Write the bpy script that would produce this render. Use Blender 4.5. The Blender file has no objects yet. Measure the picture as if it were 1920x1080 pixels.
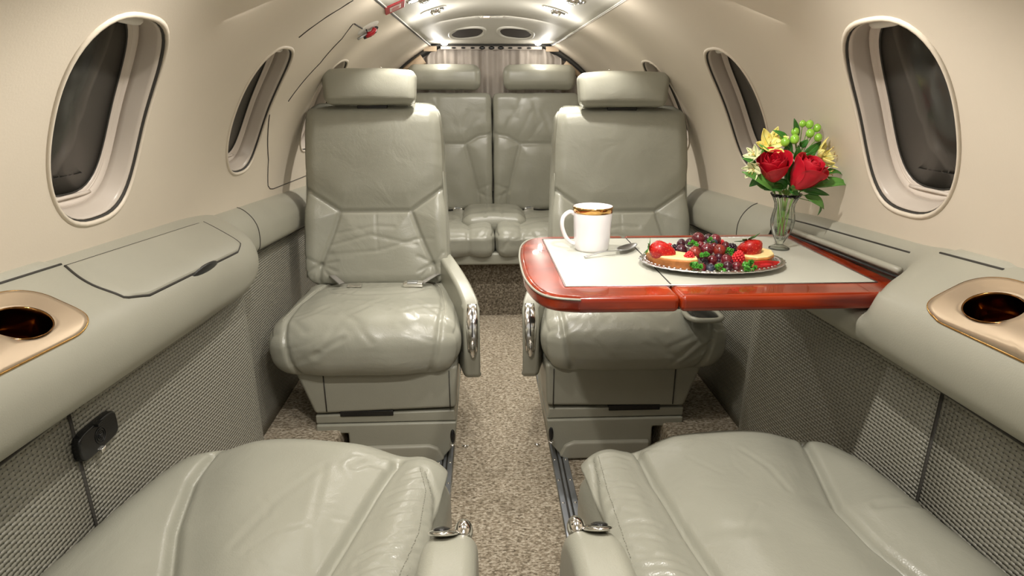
import bpy, bmesh, math, random
import numpy as np
from mathutils import Vector, Matrix, noise
random.seed(7)
S = bpy.context.scene
C = S.collection
PI = math.pi

# ------------------------------------------------------------------ camera
F = 1150.0
CAM = Vector((-0.05, 0.0, 1.10))
TH = math.atan(370 / F); PS = math.atan(55 * math.cos(TH) / F)
FW = Vector((math.sin(PS) * math.cos(TH), math.cos(PS) * math.cos(TH), -math.sin(TH)))
RT = Vector((math.cos(PS), -math.sin(PS), 0)); UP = RT.cross(FW)
cd = bpy.data.cameras.new('camera'); cam = bpy.data.objects.new('camera', cd); C.objects.link(cam)
cd.sensor_width = 36; cd.lens = F / 1920 * 36; cd.clip_start = 0.02
m = Matrix((RT, UP, -FW)).transposed().to_4x4(); m.translation = CAM
cam.matrix_world = m
S.camera = cam

# ------------------------------------------------------------------ light and exposure
S.view_settings.view_transform = 'Standard'; S.view_settings.look = 'None'
S.view_settings.gamma = 1; S.view_settings.use_curve_mapping = False
S.view_settings.exposure = 0.50
W = bpy.data.worlds.new('world'); S.world = W; W.use_nodes = True
W.node_tree.nodes['Background'].inputs[0].default_value = (1, .965, .91, 1)
W.node_tree.nodes['Background'].inputs[1].default_value = .40


def lamp(name, kind, loc, energy, size=.1, sizey=None, target=None, color=(1, .95, .88), spot=None, blend=.5):
    d = bpy.data.lights.new(name, kind); o = bpy.data.objects.new(name, d); C.objects.link(o)
    o.location = loc; d.energy = energy; d.color = color
    if kind == 'AREA':
        d.size = size
        if sizey: d.shape = 'RECTANGLE'; d.size_y = sizey
    else:
        d.shadow_soft_size = size
    if kind == 'SPOT': d.spot_size = spot; d.spot_blend = blend
    if target is not None:
        o.rotation_euler = (Vector(target) - Vector(loc)).to_track_quat('-Z', 'Y').to_euler()
    return o


# unseen fill lamps added under the headliner (panels and long strips) and reading lights
lamp('fill_light_front', 'AREA', (0, .35, 1.385), 5.0, .5, .5, (0, .5, 0))  # added soft fill over the front of the cabin
lamp('fill_light_left', 'AREA', (-.30, 1.3, 1.325), 2.2, .05, 1.6, (.25, 1.6, 0))  # added fill strip along the left ceiling edge
lamp('fill_light_right', 'AREA', (.30, 1.3, 1.325), 2.2, .05, 1.6, (-.25, 1.6, 0))  # added fill strip along the right ceiling edge
for sx in (-1, 1):
    lamp('reading_or_fill_light', 'SPOT', (sx * .215, 2.36, 1.335), 10, .012, target=(sx * .36, 2.3, 0), spot=1.9)
    lamp('reading_or_fill_light', 'SPOT', (sx * .225, 2.04, 1.335), 7, .012, target=(sx * .40, 1.85, 0), spot=1.8)
    lamp('reading_or_fill_light', 'SPOT', (sx * .22, .85, 1.345), 13, .012, target=(sx * .42, .95, 0), spot=2.3)
    lamp('dome_light', 'POINT', (sx * .262, 3.36, 1.285), .5, .012)
lamp('fill_light_rear', 'AREA', (0, 2.75, 1.385), 5, .5, .12, (0, 3.15, .5))  # added soft fill to brighten the rear bench
lamp('reading_or_fill_light', 'SPOT', (-.05, 1.35, 1.385), 9, .012, target=(0, 1.75, 0), spot=1.7)


for sx in (-1, 1):
    lamp('reading_or_fill_light', 'POINT', (sx * .20, 2.36, 1.28), 1.0, .03)  # added soft fill for upper walls and seat tops, beside the reading lamps
    lamp('reading_or_fill_light', 'POINT', (sx * .22, 1.75, 1.28), .8, .03)  # added soft fill further forward, no fixture of its own


# ------------------------------------------------------------------ pixel -> world helpers
def ray(x, y): return FW + RT * ((x - 960) / F) + UP * ((540 - y) / F)


def at(x, y, X=None, Y=None, Z=None):
    d = ray(x, y)
    t = (X - CAM.x) / d.x if X is not None else (Y - CAM.y) / d.y if Y is not None else (Z - CAM.z) / d.z
    return CAM + d * t


# ------------------------------------------------------------------ materials
def nodes(name):
    m = bpy.data.materials.new(name); m.use_nodes = True
    nt = m.node_tree; b = nt.nodes['Principled BSDF']
    return m, nt, b


def mat(name, col, rough=.5, metal=0, noise_amt=.0, noise_scale=20, bump=0, bump_scale=200, spec=.5, coat=0, trans=0, ior=1.45, sss=0, emit=None, col2=None):
    m, nt, b = nodes(name)
    b.inputs['Base Color'].default_value = (*col, 1); b.inputs['Roughness'].default_value = rough
    b.inputs['Metallic'].default_value = metal; b.inputs['Specular IOR Level'].default_value = spec
    b.inputs['Coat Weight'].default_value = coat; b.inputs['Coat Roughness'].default_value = .05
    b.inputs['Transmission Weight'].default_value = trans; b.inputs['IOR'].default_value = ior
    b.inputs['Subsurface Weight'].default_value = sss
    if sss: b.inputs['Subsurface Scale'].default_value = .004
    if emit: b.inputs['Emission Color'].default_value = (*emit[0], 1); b.inputs['Emission Strength'].default_value = emit[1]
    L = nt.links.new
    if noise_amt or bump:
        tc = nt.nodes.new('ShaderNodeTexCoord')
    if noise_amt:
        n = nt.nodes.new('ShaderNodeTexNoise'); n.inputs['Scale'].default_value = noise_scale; n.inputs['Detail'].default_value = 4
        L(tc.outputs['Object'], n.inputs['Vector'])
        mx = nt.nodes.new('ShaderNodeMix'); mx.data_type = 'RGBA'
        c2 = col2 if col2 else tuple(c * (1 - noise_amt) for c in col)
        mx.inputs[6].default_value = (*col, 1); mx.inputs[7].default_value = (*c2, 1)
        r = nt.nodes.new('ShaderNodeValToRGB'); r.color_ramp.elements[0].position = .35; r.color_ramp.elements[1].position = .65
        L(n.outputs[0], r.inputs[0]); L(r.outputs[0], mx.inputs[0]); L(mx.outputs[2], b.inputs['Base Color'])
    if bump:
        n = nt.nodes.new('ShaderNodeTexNoise'); n.inputs['Scale'].default_value = bump_scale; n.inputs['Detail'].default_value = 3
        L(tc.outputs['Object'], n.inputs['Vector'])
        bp = nt.nodes.new('ShaderNodeBump'); bp.inputs['Strength'].default_value = bump; bp.inputs['Distance'].default_value = .002
        L(n.outputs[0], bp.inputs['Height']); L(bp.outputs[0], b.inputs['Normal'])
    return m


def leather_mat(name, col, rough=.36, wr=.5):
    m, nt, b = nodes(name); L = nt.links.new
    tc = nt.nodes.new('ShaderNodeTexCoord')
    n = nt.nodes.new('ShaderNodeTexNoise'); n.inputs['Scale'].default_value = 7; n.inputs['Detail'].default_value = 5
    L(tc.outputs['Object'], n.inputs['Vector'])
    mx = nt.nodes.new('ShaderNodeMix'); mx.data_type = 'RGBA'
    mx.inputs[6].default_value = (*[c * .90 for c in col], 1); mx.inputs[7].default_value = (*[min(1, c * 1.08) for c in col], 1)
    L(n.outputs[0], mx.inputs[0]); L(mx.outputs[2], b.inputs['Base Color'])
    b.inputs['Roughness'].default_value = rough
    v = nt.nodes.new('ShaderNodeTexVoronoi'); v.inputs['Scale'].default_value = 420
    L(tc.outputs['Object'], v.inputs['Vector'])
    w = nt.nodes.new('ShaderNodeTexNoise'); w.inputs['Scale'].default_value = 9; w.inputs['Detail'].default_value = 4; w.inputs['Distortion'].default_value = 1.3
    L(tc.outputs['Object'], w.inputs['Vector'])
    b1 = nt.nodes.new('ShaderNodeBump'); b1.inputs['Strength'].default_value = .25; b1.inputs['Distance'].default_value = .0006
    b2 = nt.nodes.new('ShaderNodeBump'); b2.inputs['Strength'].default_value = wr; b2.inputs['Distance'].default_value = .008
    L(w.outputs[0], b2.inputs['Height']); L(v.outputs['Distance'], b1.inputs['Height'])
    L(b2.outputs[0], b1.inputs['Normal']); L(b1.outputs[0], b.inputs['Normal'])
    return m


def weave_mat(name, col, axes='YZ', k=430., holes=True):
    m, nt, b = nodes(name); L = nt.links.new
    N = nt.nodes.new
    tc = N('ShaderNodeTexCoord'); sp = N('ShaderNodeSeparateXYZ'); L(tc.outputs['Object'], sp.inputs[0])

    def M(op, a, b2=None):
        n = N('ShaderNodeMath'); n.operation = op
        for i, v in enumerate((a, b2)):
            if v is None: continue
            if isinstance(v, (int, float)): n.inputs[i].default_value = v
            else: L(v, n.inputs[i])
        return n.outputs[0]
    a = M('MULTIPLY', sp.outputs[axes[0]], k * .80); c = M('MULTIPLY', sp.outputs[axes[1]], k)
    sa, sc, ca, cc = M('SINE', a), M('SINE', c), M('COSINE', a), M('COSINE', c)
    over = M('MULTIPLY', sa, sc)                               # basket checker
    h = M('ADD', M('MULTIPLY', over, .30), M('ADD', M('MULTIPLY', M('ABSOLUTE', sc), .75), M('MULTIPLY', M('ABSOLUTE', sa), .45)))    # strands run lengthwise
    gap = M('MULTIPLY', M('LESS_THAN', M('ABSOLUTE', sc), .38), M('LESS_THAN', M('ABSOLUTE', sa), .42))
    h2 = M('SUBTRACT', h, M('MULTIPLY', gap, 1.1))
    bp = N('ShaderNodeBump'); bp.inputs['Strength'].default_value = .9; bp.inputs['Distance'].default_value = .0028
    L(h2, bp.inputs['Height']); L(bp.outputs[0], b.inputs['Normal'])
    mx = N('ShaderNodeMix'); mx.data_type = 'RGBA'
    mx.inputs[6].default_value = (*col, 1); mx.inputs[7].default_value = (*[c_ * .16 for c_ in col], 1)  # shade in the weave pits put into the colour
    L(gap, mx.inputs[0]); L(mx.outputs[2], b.inputs['Base Color'])
    b.inputs['Roughness'].default_value = .45
    return m


def carpet_mat(name, c1, c2, c3):
    m, nt, b = nodes(name); L = nt.links.new; N = nt.nodes.new
    tc = N('ShaderNodeTexCoord')
    mp = N('ShaderNodeMapping'); mp.inputs['Scale'].default_value = (1, 1.7, 1); L(tc.outputs['Object'], mp.inputs[0])
    v = N('ShaderNodeTexVoronoi'); v.inputs['Scale'].default_value = 150; L(mp.outputs[0], v.inputs['Vector'])
    n = N('ShaderNodeTexNoise'); n.inputs['Scale'].default_value = 95; n.inputs['Detail'].default_value = 6; L(mp.outputs[0], n.inputs['Vector'])
    sx = N('ShaderNodeSeparateColor'); L(v.outputs['Color'], sx.inputs[0])
    r = N('ShaderNodeValToRGB'); e = r.color_ramp.elements
    e[0].position = .25; e[0].color = (*c1, 1); e[1].position = .75; e[1].color = (*c2, 1)
    x = e.new(.5); x.color = (*c3, 1)
    ad = N('ShaderNodeMath'); ad.operation = 'ADD'; ml = N('ShaderNodeMath'); ml.operation = 'MULTIPLY'; ml.inputs[1].default_value = .3
    L(sx.outputs[0], ml.inputs[0])
    ml2 = N('ShaderNodeMath'); ml2.operation = 'MULTIPLY'; ml2.inputs[1].default_value = .75; L(n.outputs[0], ml2.inputs[0])
    L(ml.outputs[0], ad.inputs[0]); L(ml2.outputs[0], ad.inputs[1]); L(ad.outputs[0], r.inputs[0]); L(r.outputs[0], b.inputs['Base Color'])
    bp = N('ShaderNodeBump'); bp.inputs['Strength'].default_value = 1; bp.inputs['Distance'].default_value = .004
    L(n.outputs[0], bp.inputs['Height']); L(bp.outputs[0], b.inputs['Normal'])
    b.inputs['Roughness'].default_value = .95; b.inputs['Specular IOR Level'].default_value = .1
    return m


def wood_mat(name):
    m, nt, b = nodes(name); L = nt.links.new; N = nt.nodes.new
    tc = N('ShaderNodeTexCoord'); mp = N('ShaderNodeMapping'); mp.inputs['Scale'].default_value = (2, 14, 14); L(tc.outputs['Object'], mp.inputs[0])
    n = N('ShaderNodeTexNoise'); n.inputs['Scale'].default_value = 2.5; n.inputs['Detail'].default_value = 5; L(mp.outputs[0], n.inputs['Vector'])
    r = N('ShaderNodeValToRGB'); e = r.color_ramp.elements
    e[0].position = .3; e[0].color = (.11, .008, .003, 1); e[1].position = .7; e[1].color = (.36, .036, .004, 1)
    L(n.outputs[0], r.inputs[0]); L(r.outputs[0], b.inputs['Base Color'])
    b.inputs['Roughness'].default_value = .22; b.inputs['Coat Weight'].default_value = .6; b.inputs['Coat Roughness'].default_value = .03; b.inputs['Specular IOR Level'].default_value = .3
    return m


LC = (.315, .312, .255)
M = dict(
    wall=mat('cream_wall_vinyl', (.66, .585, .475), .42, noise_amt=.05, noise_scale=3, bump=.06, bump_scale=300),
    ceiling=mat('headliner_vinyl', (.62, .60, .53), .5, noise_amt=.04, noise_scale=3),
    leather=leather_mat('grey_green_leather', LC, .27, .30),
    leather2=leather_mat('grey_green_leather_smooth', (.305, .300, .243), .33, .14),
    console=mat('console_vinyl', (.325, .315, .255), .40, noise_amt=.06, noise_scale=6, bump=.12, bump_scale=500),
    lid=mat('console_lid_vinyl', (.335, .325, .265), .38, noise_amt=.05, noise_scale=6, bump=.10, bump_scale=500),
    weave=weave_mat('woven_vinyl', (.27, .26, .215)),
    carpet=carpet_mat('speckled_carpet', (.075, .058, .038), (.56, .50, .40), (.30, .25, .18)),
    carpet_shaded=carpet_mat('shaded_carpet', (.05, .04, .028), (.30, .26, .20), (.15, .125, .09)),  # speckled carpet darkened in colour for the shade on the aft riser
    chrome=mat('chrome', (.85, .83, .80), .12, 1),
    steel=mat('brushed_steel', (.50, .51, .52), .34, 1, bump=.1, bump_scale=120),
    rail=mat('seat_track_grey', (.36, .38, .41), .38, .8),
    gold=mat('gold_plate', (.58, .46, .33), .33, .7),
    brass=mat('polished_brass', (.62, .36, .12), .12, 1),
    bronze=mat('dark_bronze', (.20, .095, .030), .14, 1),
    reveal=mat('window_reveal_plastic', (.50, .44, .375), .35),
    ridge=mat('window_ridge_plastic', (.58, .51, .44), .32),
    pane=mat('dark_window_pane', (.034, .033, .028), .22, spec=.5),
    black=mat('black_plastic', (.012, .012, .012), .25),
    seam=mat('seam_shadow_gap', (.035, .032, .026), .7),
    thread=mat('pale_thread', (.62, .60, .50), .7),
    white=mat('white_plastic', (.75, .72, .66), .3),
    red=mat('red_enamel', (.42, .012, .02), .35),
    wood=wood_mat('lacquered_mahogany'),
    inset=mat('table_leather_inset', (.50, .50, .43), .28, noise_amt=.04, noise_scale=8, bump=.08, bump_scale=400),
    china=mat('white_china', (.70, .68, .69), .12, coat=.5),
    foil=mat('silver_foil', (.70, .68, .68), .22, 1, bump=1, bump_scale=190),
    glass=mat('clear_glass', (1, 1, 1), .01, trans=1, ior=1.48),
    curtain=mat('grey_beige_curtain', (.42, .37, .32), .8, noise_amt=.12, noise_scale=12, bump=.2, bump_scale=300),
    tan=mat('tan_trim', (.44, .33, .22), .6, noise_amt=.15, noise_scale=9),
    bulb=mat('lamp_glow', (1, 1, 1), .3, emit=((1, .96, .9), 30)),
    ledglow=mat('small_warm_glow', (1, .8, .6), .3, emit=((1, .62, .38), 4)),
    grille=mat('dark_speaker_grille', (.06, .05, .045), .7, bump=.8, bump_scale=600),
    grape=mat('red_grape_skin', (.16, .014, .022), .20, noise_amt=.55, noise_scale=60, spec=.6, coat=.4),
    grape2=mat('amber_red_grape_skin', (.30, .035, .022), .20, noise_amt=.6, noise_scale=60, coat=.4),
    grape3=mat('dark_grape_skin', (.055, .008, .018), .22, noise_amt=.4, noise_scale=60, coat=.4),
    blueb=mat('blueberry_skin', (.035, .04, .06), .42, noise_amt=.5, noise_scale=80),
    blackb=mat('blackberry_skin', (.012, .004, .010), .14, coat=.6),
    rasp=mat('raspberry_skin', (.62, .02, .025), .42, noise_amt=.3, noise_scale=200),
    straw=mat('strawberry_flesh', (.44, .008, .006), .34, noise_amt=.35, noise_scale=90, coat=.1),
    seed=mat('strawberry_seed', (.65, .16, .05), .4),
    parsley=mat('parsley_green', (.11, .42, .05), .45, noise_amt=.5, noise_scale=90),
    crust=mat('golden_crust', (.52, .19, .04), .5, noise_amt=.45, noise_scale=40, bump=.4, bump_scale=150),
    custard=mat('pale_custard', (.86, .66, .30), .45, noise_amt=.15, noise_scale=60, bump=.4, bump_scale=120),
    leaf=mat('green_leaf', (.035, .17, .020), .32, noise_amt=.45, noise_scale=30),
    leafl=mat('light_leaf', (.10, .26, .045), .35, noise_amt=.4, noise_scale=30),
    stem=mat('green_stem', (.20, .36, .07), .4, noise_amt=.3, noise_scale=60),
    stemb=mat('brown_stem', (.24, .10, .05), .5, noise_amt=.3, noise_scale=60),
    rosep=mat('red_rose_petal', (.52, .004, .018), .50, noise_amt=.25, noise_scale=40, sss=.1),
    yellow=mat('pale_yellow_petal', (.85, .80, .34), .5, noise_amt=.25, noise_scale=70, col2=(.80, .62, .10)),
    yellow2=mat('cream_petal', (.78, .78, .48), .5, noise_amt=.2, noise_scale=70),
    stamen=mat('brown_stamen', (.25, .10, .02), .6),
    gberry=mat('green_berry', (.26, .52, .05), .25, noise_amt=.25, noise_scale=50, coat=.4),
    water=mat('vase_water', (.93, 1, .95), .0, trans=1, ior=1.33),
    text=mat('dark_lettering', (.006, .006, .005), .6),
    textw=mat('sign_face', (.62, .50, .45), .5),
    web=mat('grey_belt_webbing', (.22, .21, .185), .75, bump=.5, bump_scale=500),
)


def clear_glass(name, tint, lo=.03):
    m, nt, b = nodes(name); L = nt.links.new; N = nt.nodes.new; nt.nodes.remove(b)
    t = N('ShaderNodeBsdfTransparent'); t.inputs[0].default_value = (*tint, 1); g = N('ShaderNodeBsdfGlossy'); g.inputs['Roughness'].default_value = .03
    f = N('ShaderNodeLayerWeight'); f.inputs[0].default_value = .18; a = N('ShaderNodeMath'); a.operation = 'ADD'; a.inputs[1].default_value = lo; a.use_clamp = True
    L(f.outputs['Fresnel'], a.inputs[0]); x = N('ShaderNodeMixShader'); L(a.outputs[0], x.inputs[0]); L(t.outputs[0], x.inputs[1]); L(g.outputs[0], x.inputs[2])
    L(x.outputs[0], nt.nodes['Material Output'].inputs[0]); return m


M['glass'] = clear_glass('clear_glass', (.93, .95, .93))


# ------------------------------------------------------------------ object helpers
def link(name, me, material=None, parent=None, smooth=True, kind=None):
    if material is not None:
        me.materials.clear(); me.materials.append(M[material] if isinstance(material, str) else material)
    if smooth:
        me.polygons.foreach_set('use_smooth', [True] * len(me.polygons))
    o = bpy.data.objects.new(name, me); C.objects.link(o)
    if parent is not None:
        o.parent = parent
        o.matrix_parent_inverse = Matrix.Identity(4)
        pl = Vector((0, 0, 0)); q = parent
        while q is not None: pl += q.location; q = q.parent
        o.location = -pl if not RAW[0] else Vector((0, 0, 0))
    if kind: o['kind'] = kind
    return o


RAW = [False]   # when True, child meshes are in the parent's own frame


def mesh(name, v, f):
    me = bpy.data.meshes.new(name); me.from_pydata([tuple(p) for p in v], [], f); me.update(); return me


def root(name, loc, label, cat, group=None):
    o = bpy.data.objects.new(name, None); C.objects.link(o); o.location = loc; o.empty_display_size = .02
    tag(o, label, cat, group); return o


def tag(o, label, cat, group=None):
    o['label'] = label; o['category'] = cat
    if group: o['group'] = group
    return o


def struct(o): o['kind'] = 'structure'; return o


def bevel(o, w, seg=3):
    b = o.modifiers.new('bevel', 'BEVEL'); b.width = w; b.segments = seg; b.limit_method = 'ANGLE'; b.angle_limit = .5
    w_ = o.modifiers.new('wn', 'WEIGHTED_NORMAL'); w_.keep_sharp = True
    return o


def tube_vf(pts, r, seg=8, closed=False, cap=True, flat=1.0):
    P = [Vector(p) for p in pts]; n = len(P); V = []; Fc = []
    rr = r if isinstance(r, (list, tuple)) else [r] * n
    up = None
    for i in range(n):
        a = P[(i - 1) % n] if (closed or i) else P[i]; b = P[(i + 1) % n] if (closed or i < n - 1) else P[i]
        t = (b - a).normalized()
        if up is None:
            up = Vector((0, 0, 1)) if abs(t.z) < .9 else Vector((1, 0, 0))
        up = (up - t * up.dot(t))
        if up.length < 1e-6: up = t.orthogonal()
        up.normalize(); s = t.cross(up)
        for k in range(seg):
            an = 2 * PI * k / seg
            V.append(P[i] + s * (math.cos(an) * rr[i]) + up * (math.sin(an) * rr[i] * flat))
    m_ = n if closed else n - 1
    for i in range(m_):
        for k in range(seg):
            a = i * seg + k; b = i * seg + (k + 1) % seg; j = ((i + 1) % n) * seg
            Fc.append((a, b, j + (k + 1) % seg, j + k))
    if cap and not closed:
        Fc.append(tuple(range(seg - 1, -1, -1))); Fc.append(tuple((n - 1) * seg + k for k in range(seg)))
    return V, Fc


def tube(name, pts, r, material, parent=None, **k):
    V, Fc = tube_vf(pts, r, **k); return link(name, mesh(name, V, Fc), material, parent)


def join(parts):
    V = []; Fc = []
    for v, f in parts:
        o = len(V); V += list(v); Fc += [tuple(i + o for i in q) for q in f]
    return V, Fc


def lathe_vf(prof, seg=32, center=(0, 0, 0), flute=None):
    V = []; Fc = []; n = len(prof); c = Vector(center)
    for i, (r, z) in enumerate(prof):
        for k in range(seg):
            a = 2 * PI * k / seg; q = r * (1 + (flute(a, z) if flute else 0))
            V.append(c + Vector((q * math.cos(a), q * math.sin(a), z)))
    for i in range(n - 1):
        for k in range(seg):
            a = i * seg + k; b = i * seg + (k + 1) % seg
            Fc.append((a, b, b + seg, a + seg))
    return V, Fc


def box_vf(x0, x1, y0, y1, z0, z1):
    V = [(x, y, z) for x in (x0, x1) for y in (y0, y1) for z in (z0, z1)]
    return V, [(0, 1, 3, 2), (4, 6, 7, 5), (0, 4, 5, 1), (2, 3, 7, 6), (0, 2, 6, 4), (1, 5, 7, 3)]


def box(name, x0, x1, y0, y1, z0, z1, material, parent=None, bev=.004, seg=2, kind=None):
    o = link(name, mesh(name, *box_vf(x0, x1, y0, y1, z0, z1)), material, parent, kind=kind)
    if bev: bevel(o, bev, seg)
    return o


def prism_vf(pts, a0, a1, axis='X'):
    """polygon pts extruded along axis"""
    def mk(p, a):
        return (a, p[0], p[1]) if axis == 'X' else (p[0], a, p[1]) if axis == 'Y' else (p[0], p[1], a)
    n = len(pts)
    V = [mk(p, a0) for p in pts] + [mk(p, a1) for p in pts]
    return V, [tuple(range(n))[::-1], tuple(range(n, 2 * n))] + [(i, (i + 1) % n, n + (i + 1) % n, n + i) for i in range(n)]


def fixn(me):
    b = bmesh.new(); b.from_mesh(me); bmesh.ops.recalc_face_normals(b, faces=b.faces); b.to_mesh(me); b.free(); return me


def prism(name, pts, a0, a1, axis, material, parent=None, bev=.005, seg=3):
    o = link(name, fixn(mesh(name, *prism_vf(pts, a0, a1, axis))), material, parent)
    if bev: bevel(o, bev, seg)
    return o


def ell_vf(c, r, seg=16, rings=10, rot=None):
    V = []; Fc = []; c = Vector(c)
    for i in range(rings + 1):
        t = PI * i / rings
        for k in range(seg):
            a = 2 * PI * k / seg
            p = Vector((r[0] * math.sin(t) * math.cos(a), r[1] * math.sin(t) * math.sin(a), r[2] * math.cos(t)))
            if rot: p = rot @ p
            V.append(c + p)
    for i in range(rings):
        for k in range(seg):
            a = i * seg + k; b = i * seg + (k + 1) % seg
            Fc.append((a, a + seg, b + seg, b))
    return V, Fc


def smooth_poly(pts, n=8, closed=False):
    P = [Vector(p) for p in pts]; out = []; N = len(P)
    rng = range(N) if closed else range(N - 1)
    for i in rng:
        g = (lambda j: P[j % N]) if closed else (lambda j: P[max(0, min(N - 1, j))])
        p0, p1, p2, p3 = g(i - 1), g(i), g(i + 1), g(i + 2)
        for k in range(n):
            t = k / n
            out.append(.5 * ((2 * p1) + (p2 - p0) * t + (2 * p0 - 5 * p1 + 4 * p2 - p3) * t * t + (3 * p1 - p0 - 3 * p2 + p3) * t ** 3))
    if not closed: out.append(P[-1])
    return out


# ---- cushions: rounded boxes with real seams and creases pressed into the mesh
def segd(P, poly):
    d = np.full(len(P), 9.)
    for a, b in zip(poly[:-1], poly[1:]):
        a = np.array(a, float); b = np.array(b, float); ab = b - a; L2 = (ab ** 2).sum() + 1e-12
        t = np.clip(((P - a) @ ab) / L2, 0, 1)
        d = np.minimum(d, np.linalg.norm(P - (a + t[:, None] * ab), axis=1))
    return d


def cushion(name, half, r, n, shape, disp, material, parent):
    """half: half sizes, r: rounding, n: grid counts; shape: local -> world positions (numpy); disp(U, P) -> outward offset"""
    hx, hy, hz = half; idx = {}; pts = []; Fc = []

    def vid(i, j, k):
        key = (i, j, k)
        if key not in idx: idx[key] = len(pts); pts.append(key)
        return idx[key]
    nx, ny, nz = n
    for i in range(nx):
        for j in range(ny):
            Fc.append((vid(i, j, nz), vid(i + 1, j, nz), vid(i + 1, j + 1, nz), vid(i, j + 1, nz)))
            Fc.append((vid(i, j, 0), vid(i, j + 1, 0), vid(i + 1, j + 1, 0), vid(i + 1, j, 0)))
    for i in range(nx):
        for k in range(nz):
            Fc.append((vid(i, 0, k), vid(i + 1, 0, k), vid(i + 1, 0, k + 1), vid(i, 0, k + 1)))
            Fc.append((vid(i, ny, k), vid(i, ny, k + 1), vid(i + 1, ny, k + 1), vid(i + 1, ny, k)))
    for j in range(ny):
        for k in range(nz):
            Fc.append((vid(0, j, k), vid(0, j, k + 1), vid(0, j + 1, k + 1), vid(0, j + 1, k)))
            Fc.append((vid(nx, j, k), vid(nx, j + 1, k), vid(nx, j + 1, k + 1), vid(nx, j, k + 1)))
    K = np.array(pts, float); U = K / np.array([nx, ny, nz]) * 2 - 1
    Hh = np.array(half); Q = U * Hh
    rr = np.minimum(r, Hh * .98)
    inner = np.clip(Q, -(Hh - rr), (Hh - rr)); D = (Q - inner) / rr
    # map the corner cube [0,1]^3 onto the sphere evenly
    x, y, z = D[:, 0], D[:, 1], D[:, 2]
    D2 = np.stack([x * np.sqrt(np.maximum(0, 1 - y * y / 2 - z * z / 2 + y * y * z * z / 3)),
                   y * np.sqrt(np.maximum(0, 1 - z * z / 2 - x * x / 2 + z * z * x * x / 3)),
                   z * np.sqrt(np.maximum(0, 1 - x * x / 2 - y * y / 2 + x * x * y * y / 3))], 1)
    Q = inner + D2 * rr
    P = shape(Q, U)
    me = mesh(name, P, Fc)
    nr = np.zeros(len(P) * 3); me.vertices.foreach_get('normal', nr); nr = nr.reshape(-1, 3)
    d = disp(U, P, Q)
    P = P + nr * d[:, None]
    me.vertices.foreach_set('co', P.ravel()); me.update()
    return link(name, me, material, parent), P, nr


def groove(P, poly, depth, w): return -depth * np.exp(-(segd(P, poly) / w) ** 2)


def stitches(name, parent, P, N, poly, axes, facing, off=.0012, dash=.006, gap=.004, r=.0007, material='thread'):
    """row of short raised thread dashes lying on a cushion surface; poly in the two given axes"""
    sel = N @ np.array(facing) > .25
    A = P[sel]; NN = N[sel]; a2 = A[:, axes]
    parts = []
    pl = [Vector((p[0], p[1], 0)) for p in poly]
    L = sum((b - a).length for a, b in zip(pl[:-1], pl[1:])); s = 0

    def pos(s):
        for a, b in zip(pl[:-1], pl[1:]):
            l = (b - a).length
            if s <= l: return a + (b - a) * (s / max(l, 1e-9))
            s -= l
        return pl[-1]

    def surf(q):
        dd = ((a2 - np.array([q.x, q.y])) ** 2).sum(1); ii = np.argpartition(dd, 3)[:4]; w = 1 / (dd[ii] + 1e-9); w /= w.sum()
        p = (A[ii] * w[:, None]).sum(0) + (NN[ii] * w[:, None]).sum(0) * off
        p[axes[0]] = q.x + NN[ii[0]][axes[0]] * off; p[axes[1]] = q.y
        return Vector(p)
    while s < L:
        parts.append(tube_vf([surf(pos(s)), surf(pos(s + dash))], r, seg=4)); s += dash + gap
    v, f = join(parts)
    return link(name, mesh(name, v, f), material, parent, kind='stuff')


# ------------------------------------------------------------------ cabin shell
R, ZC = .75, .65


def cylp(y, s, side=1, rad=R):
    a = s / R
    if a > PI / 2: return Vector((side * rad, y, ZC - (s - R * PI / 2)))
    return Vector((side * rad * math.sin(a), y, ZC + rad * math.cos(a)))


SEAM = .336
WY = (1.005, 1.652, 2.30)     # window centres
WS = .7507                  # window centre (arc length from the crown)
WA, WB, WN = .122, .183, 2.7


def sup(a, A=WA, B=WB, n=WN):
    c, s_ = math.cos(a), math.sin(a); r = (abs(c / A) ** n + abs(s_ / B) ** n) ** (-1 / n); return r * c + .33 * r * s_, r * s_


def rect_hole(u0, u1, v0, v1, nu, nv, cu, cv, holef, rings, put, V, Fc):
    """fill a rectangle minus a hole; put(u,v)->vertex index"""
    bd = [(u0 + (u1 - u0) * i / nu, v0) for i in range(nu)] + [(u1, v0 + (v1 - v0) * i / nv) for i in range(nv)] + \
         [(u1 - (u1 - u0) * i / nu, v1) for i in range(nu)] + [(u0, v1 - (v1 - v0) * i / nv) for i in range(nv)]
    prev = None; n = len(bd)
    for r_ in range(rings + 1):
        t = r_ / rings; row = []
        for (u, v) in bd:
            hu, hv = holef(math.atan2(v - cv, u - cu - (.33 * (v - cv) if holef is sup else 0)))
            row.append(put(u + (cu + hu - u) * t, v + (cv + hv - v) * t))
        if prev:
            for i in range(n): Fc.append((prev[i], prev[(i + 1) % n], row[(i + 1) % n], row[i]))
        prev = row


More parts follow.
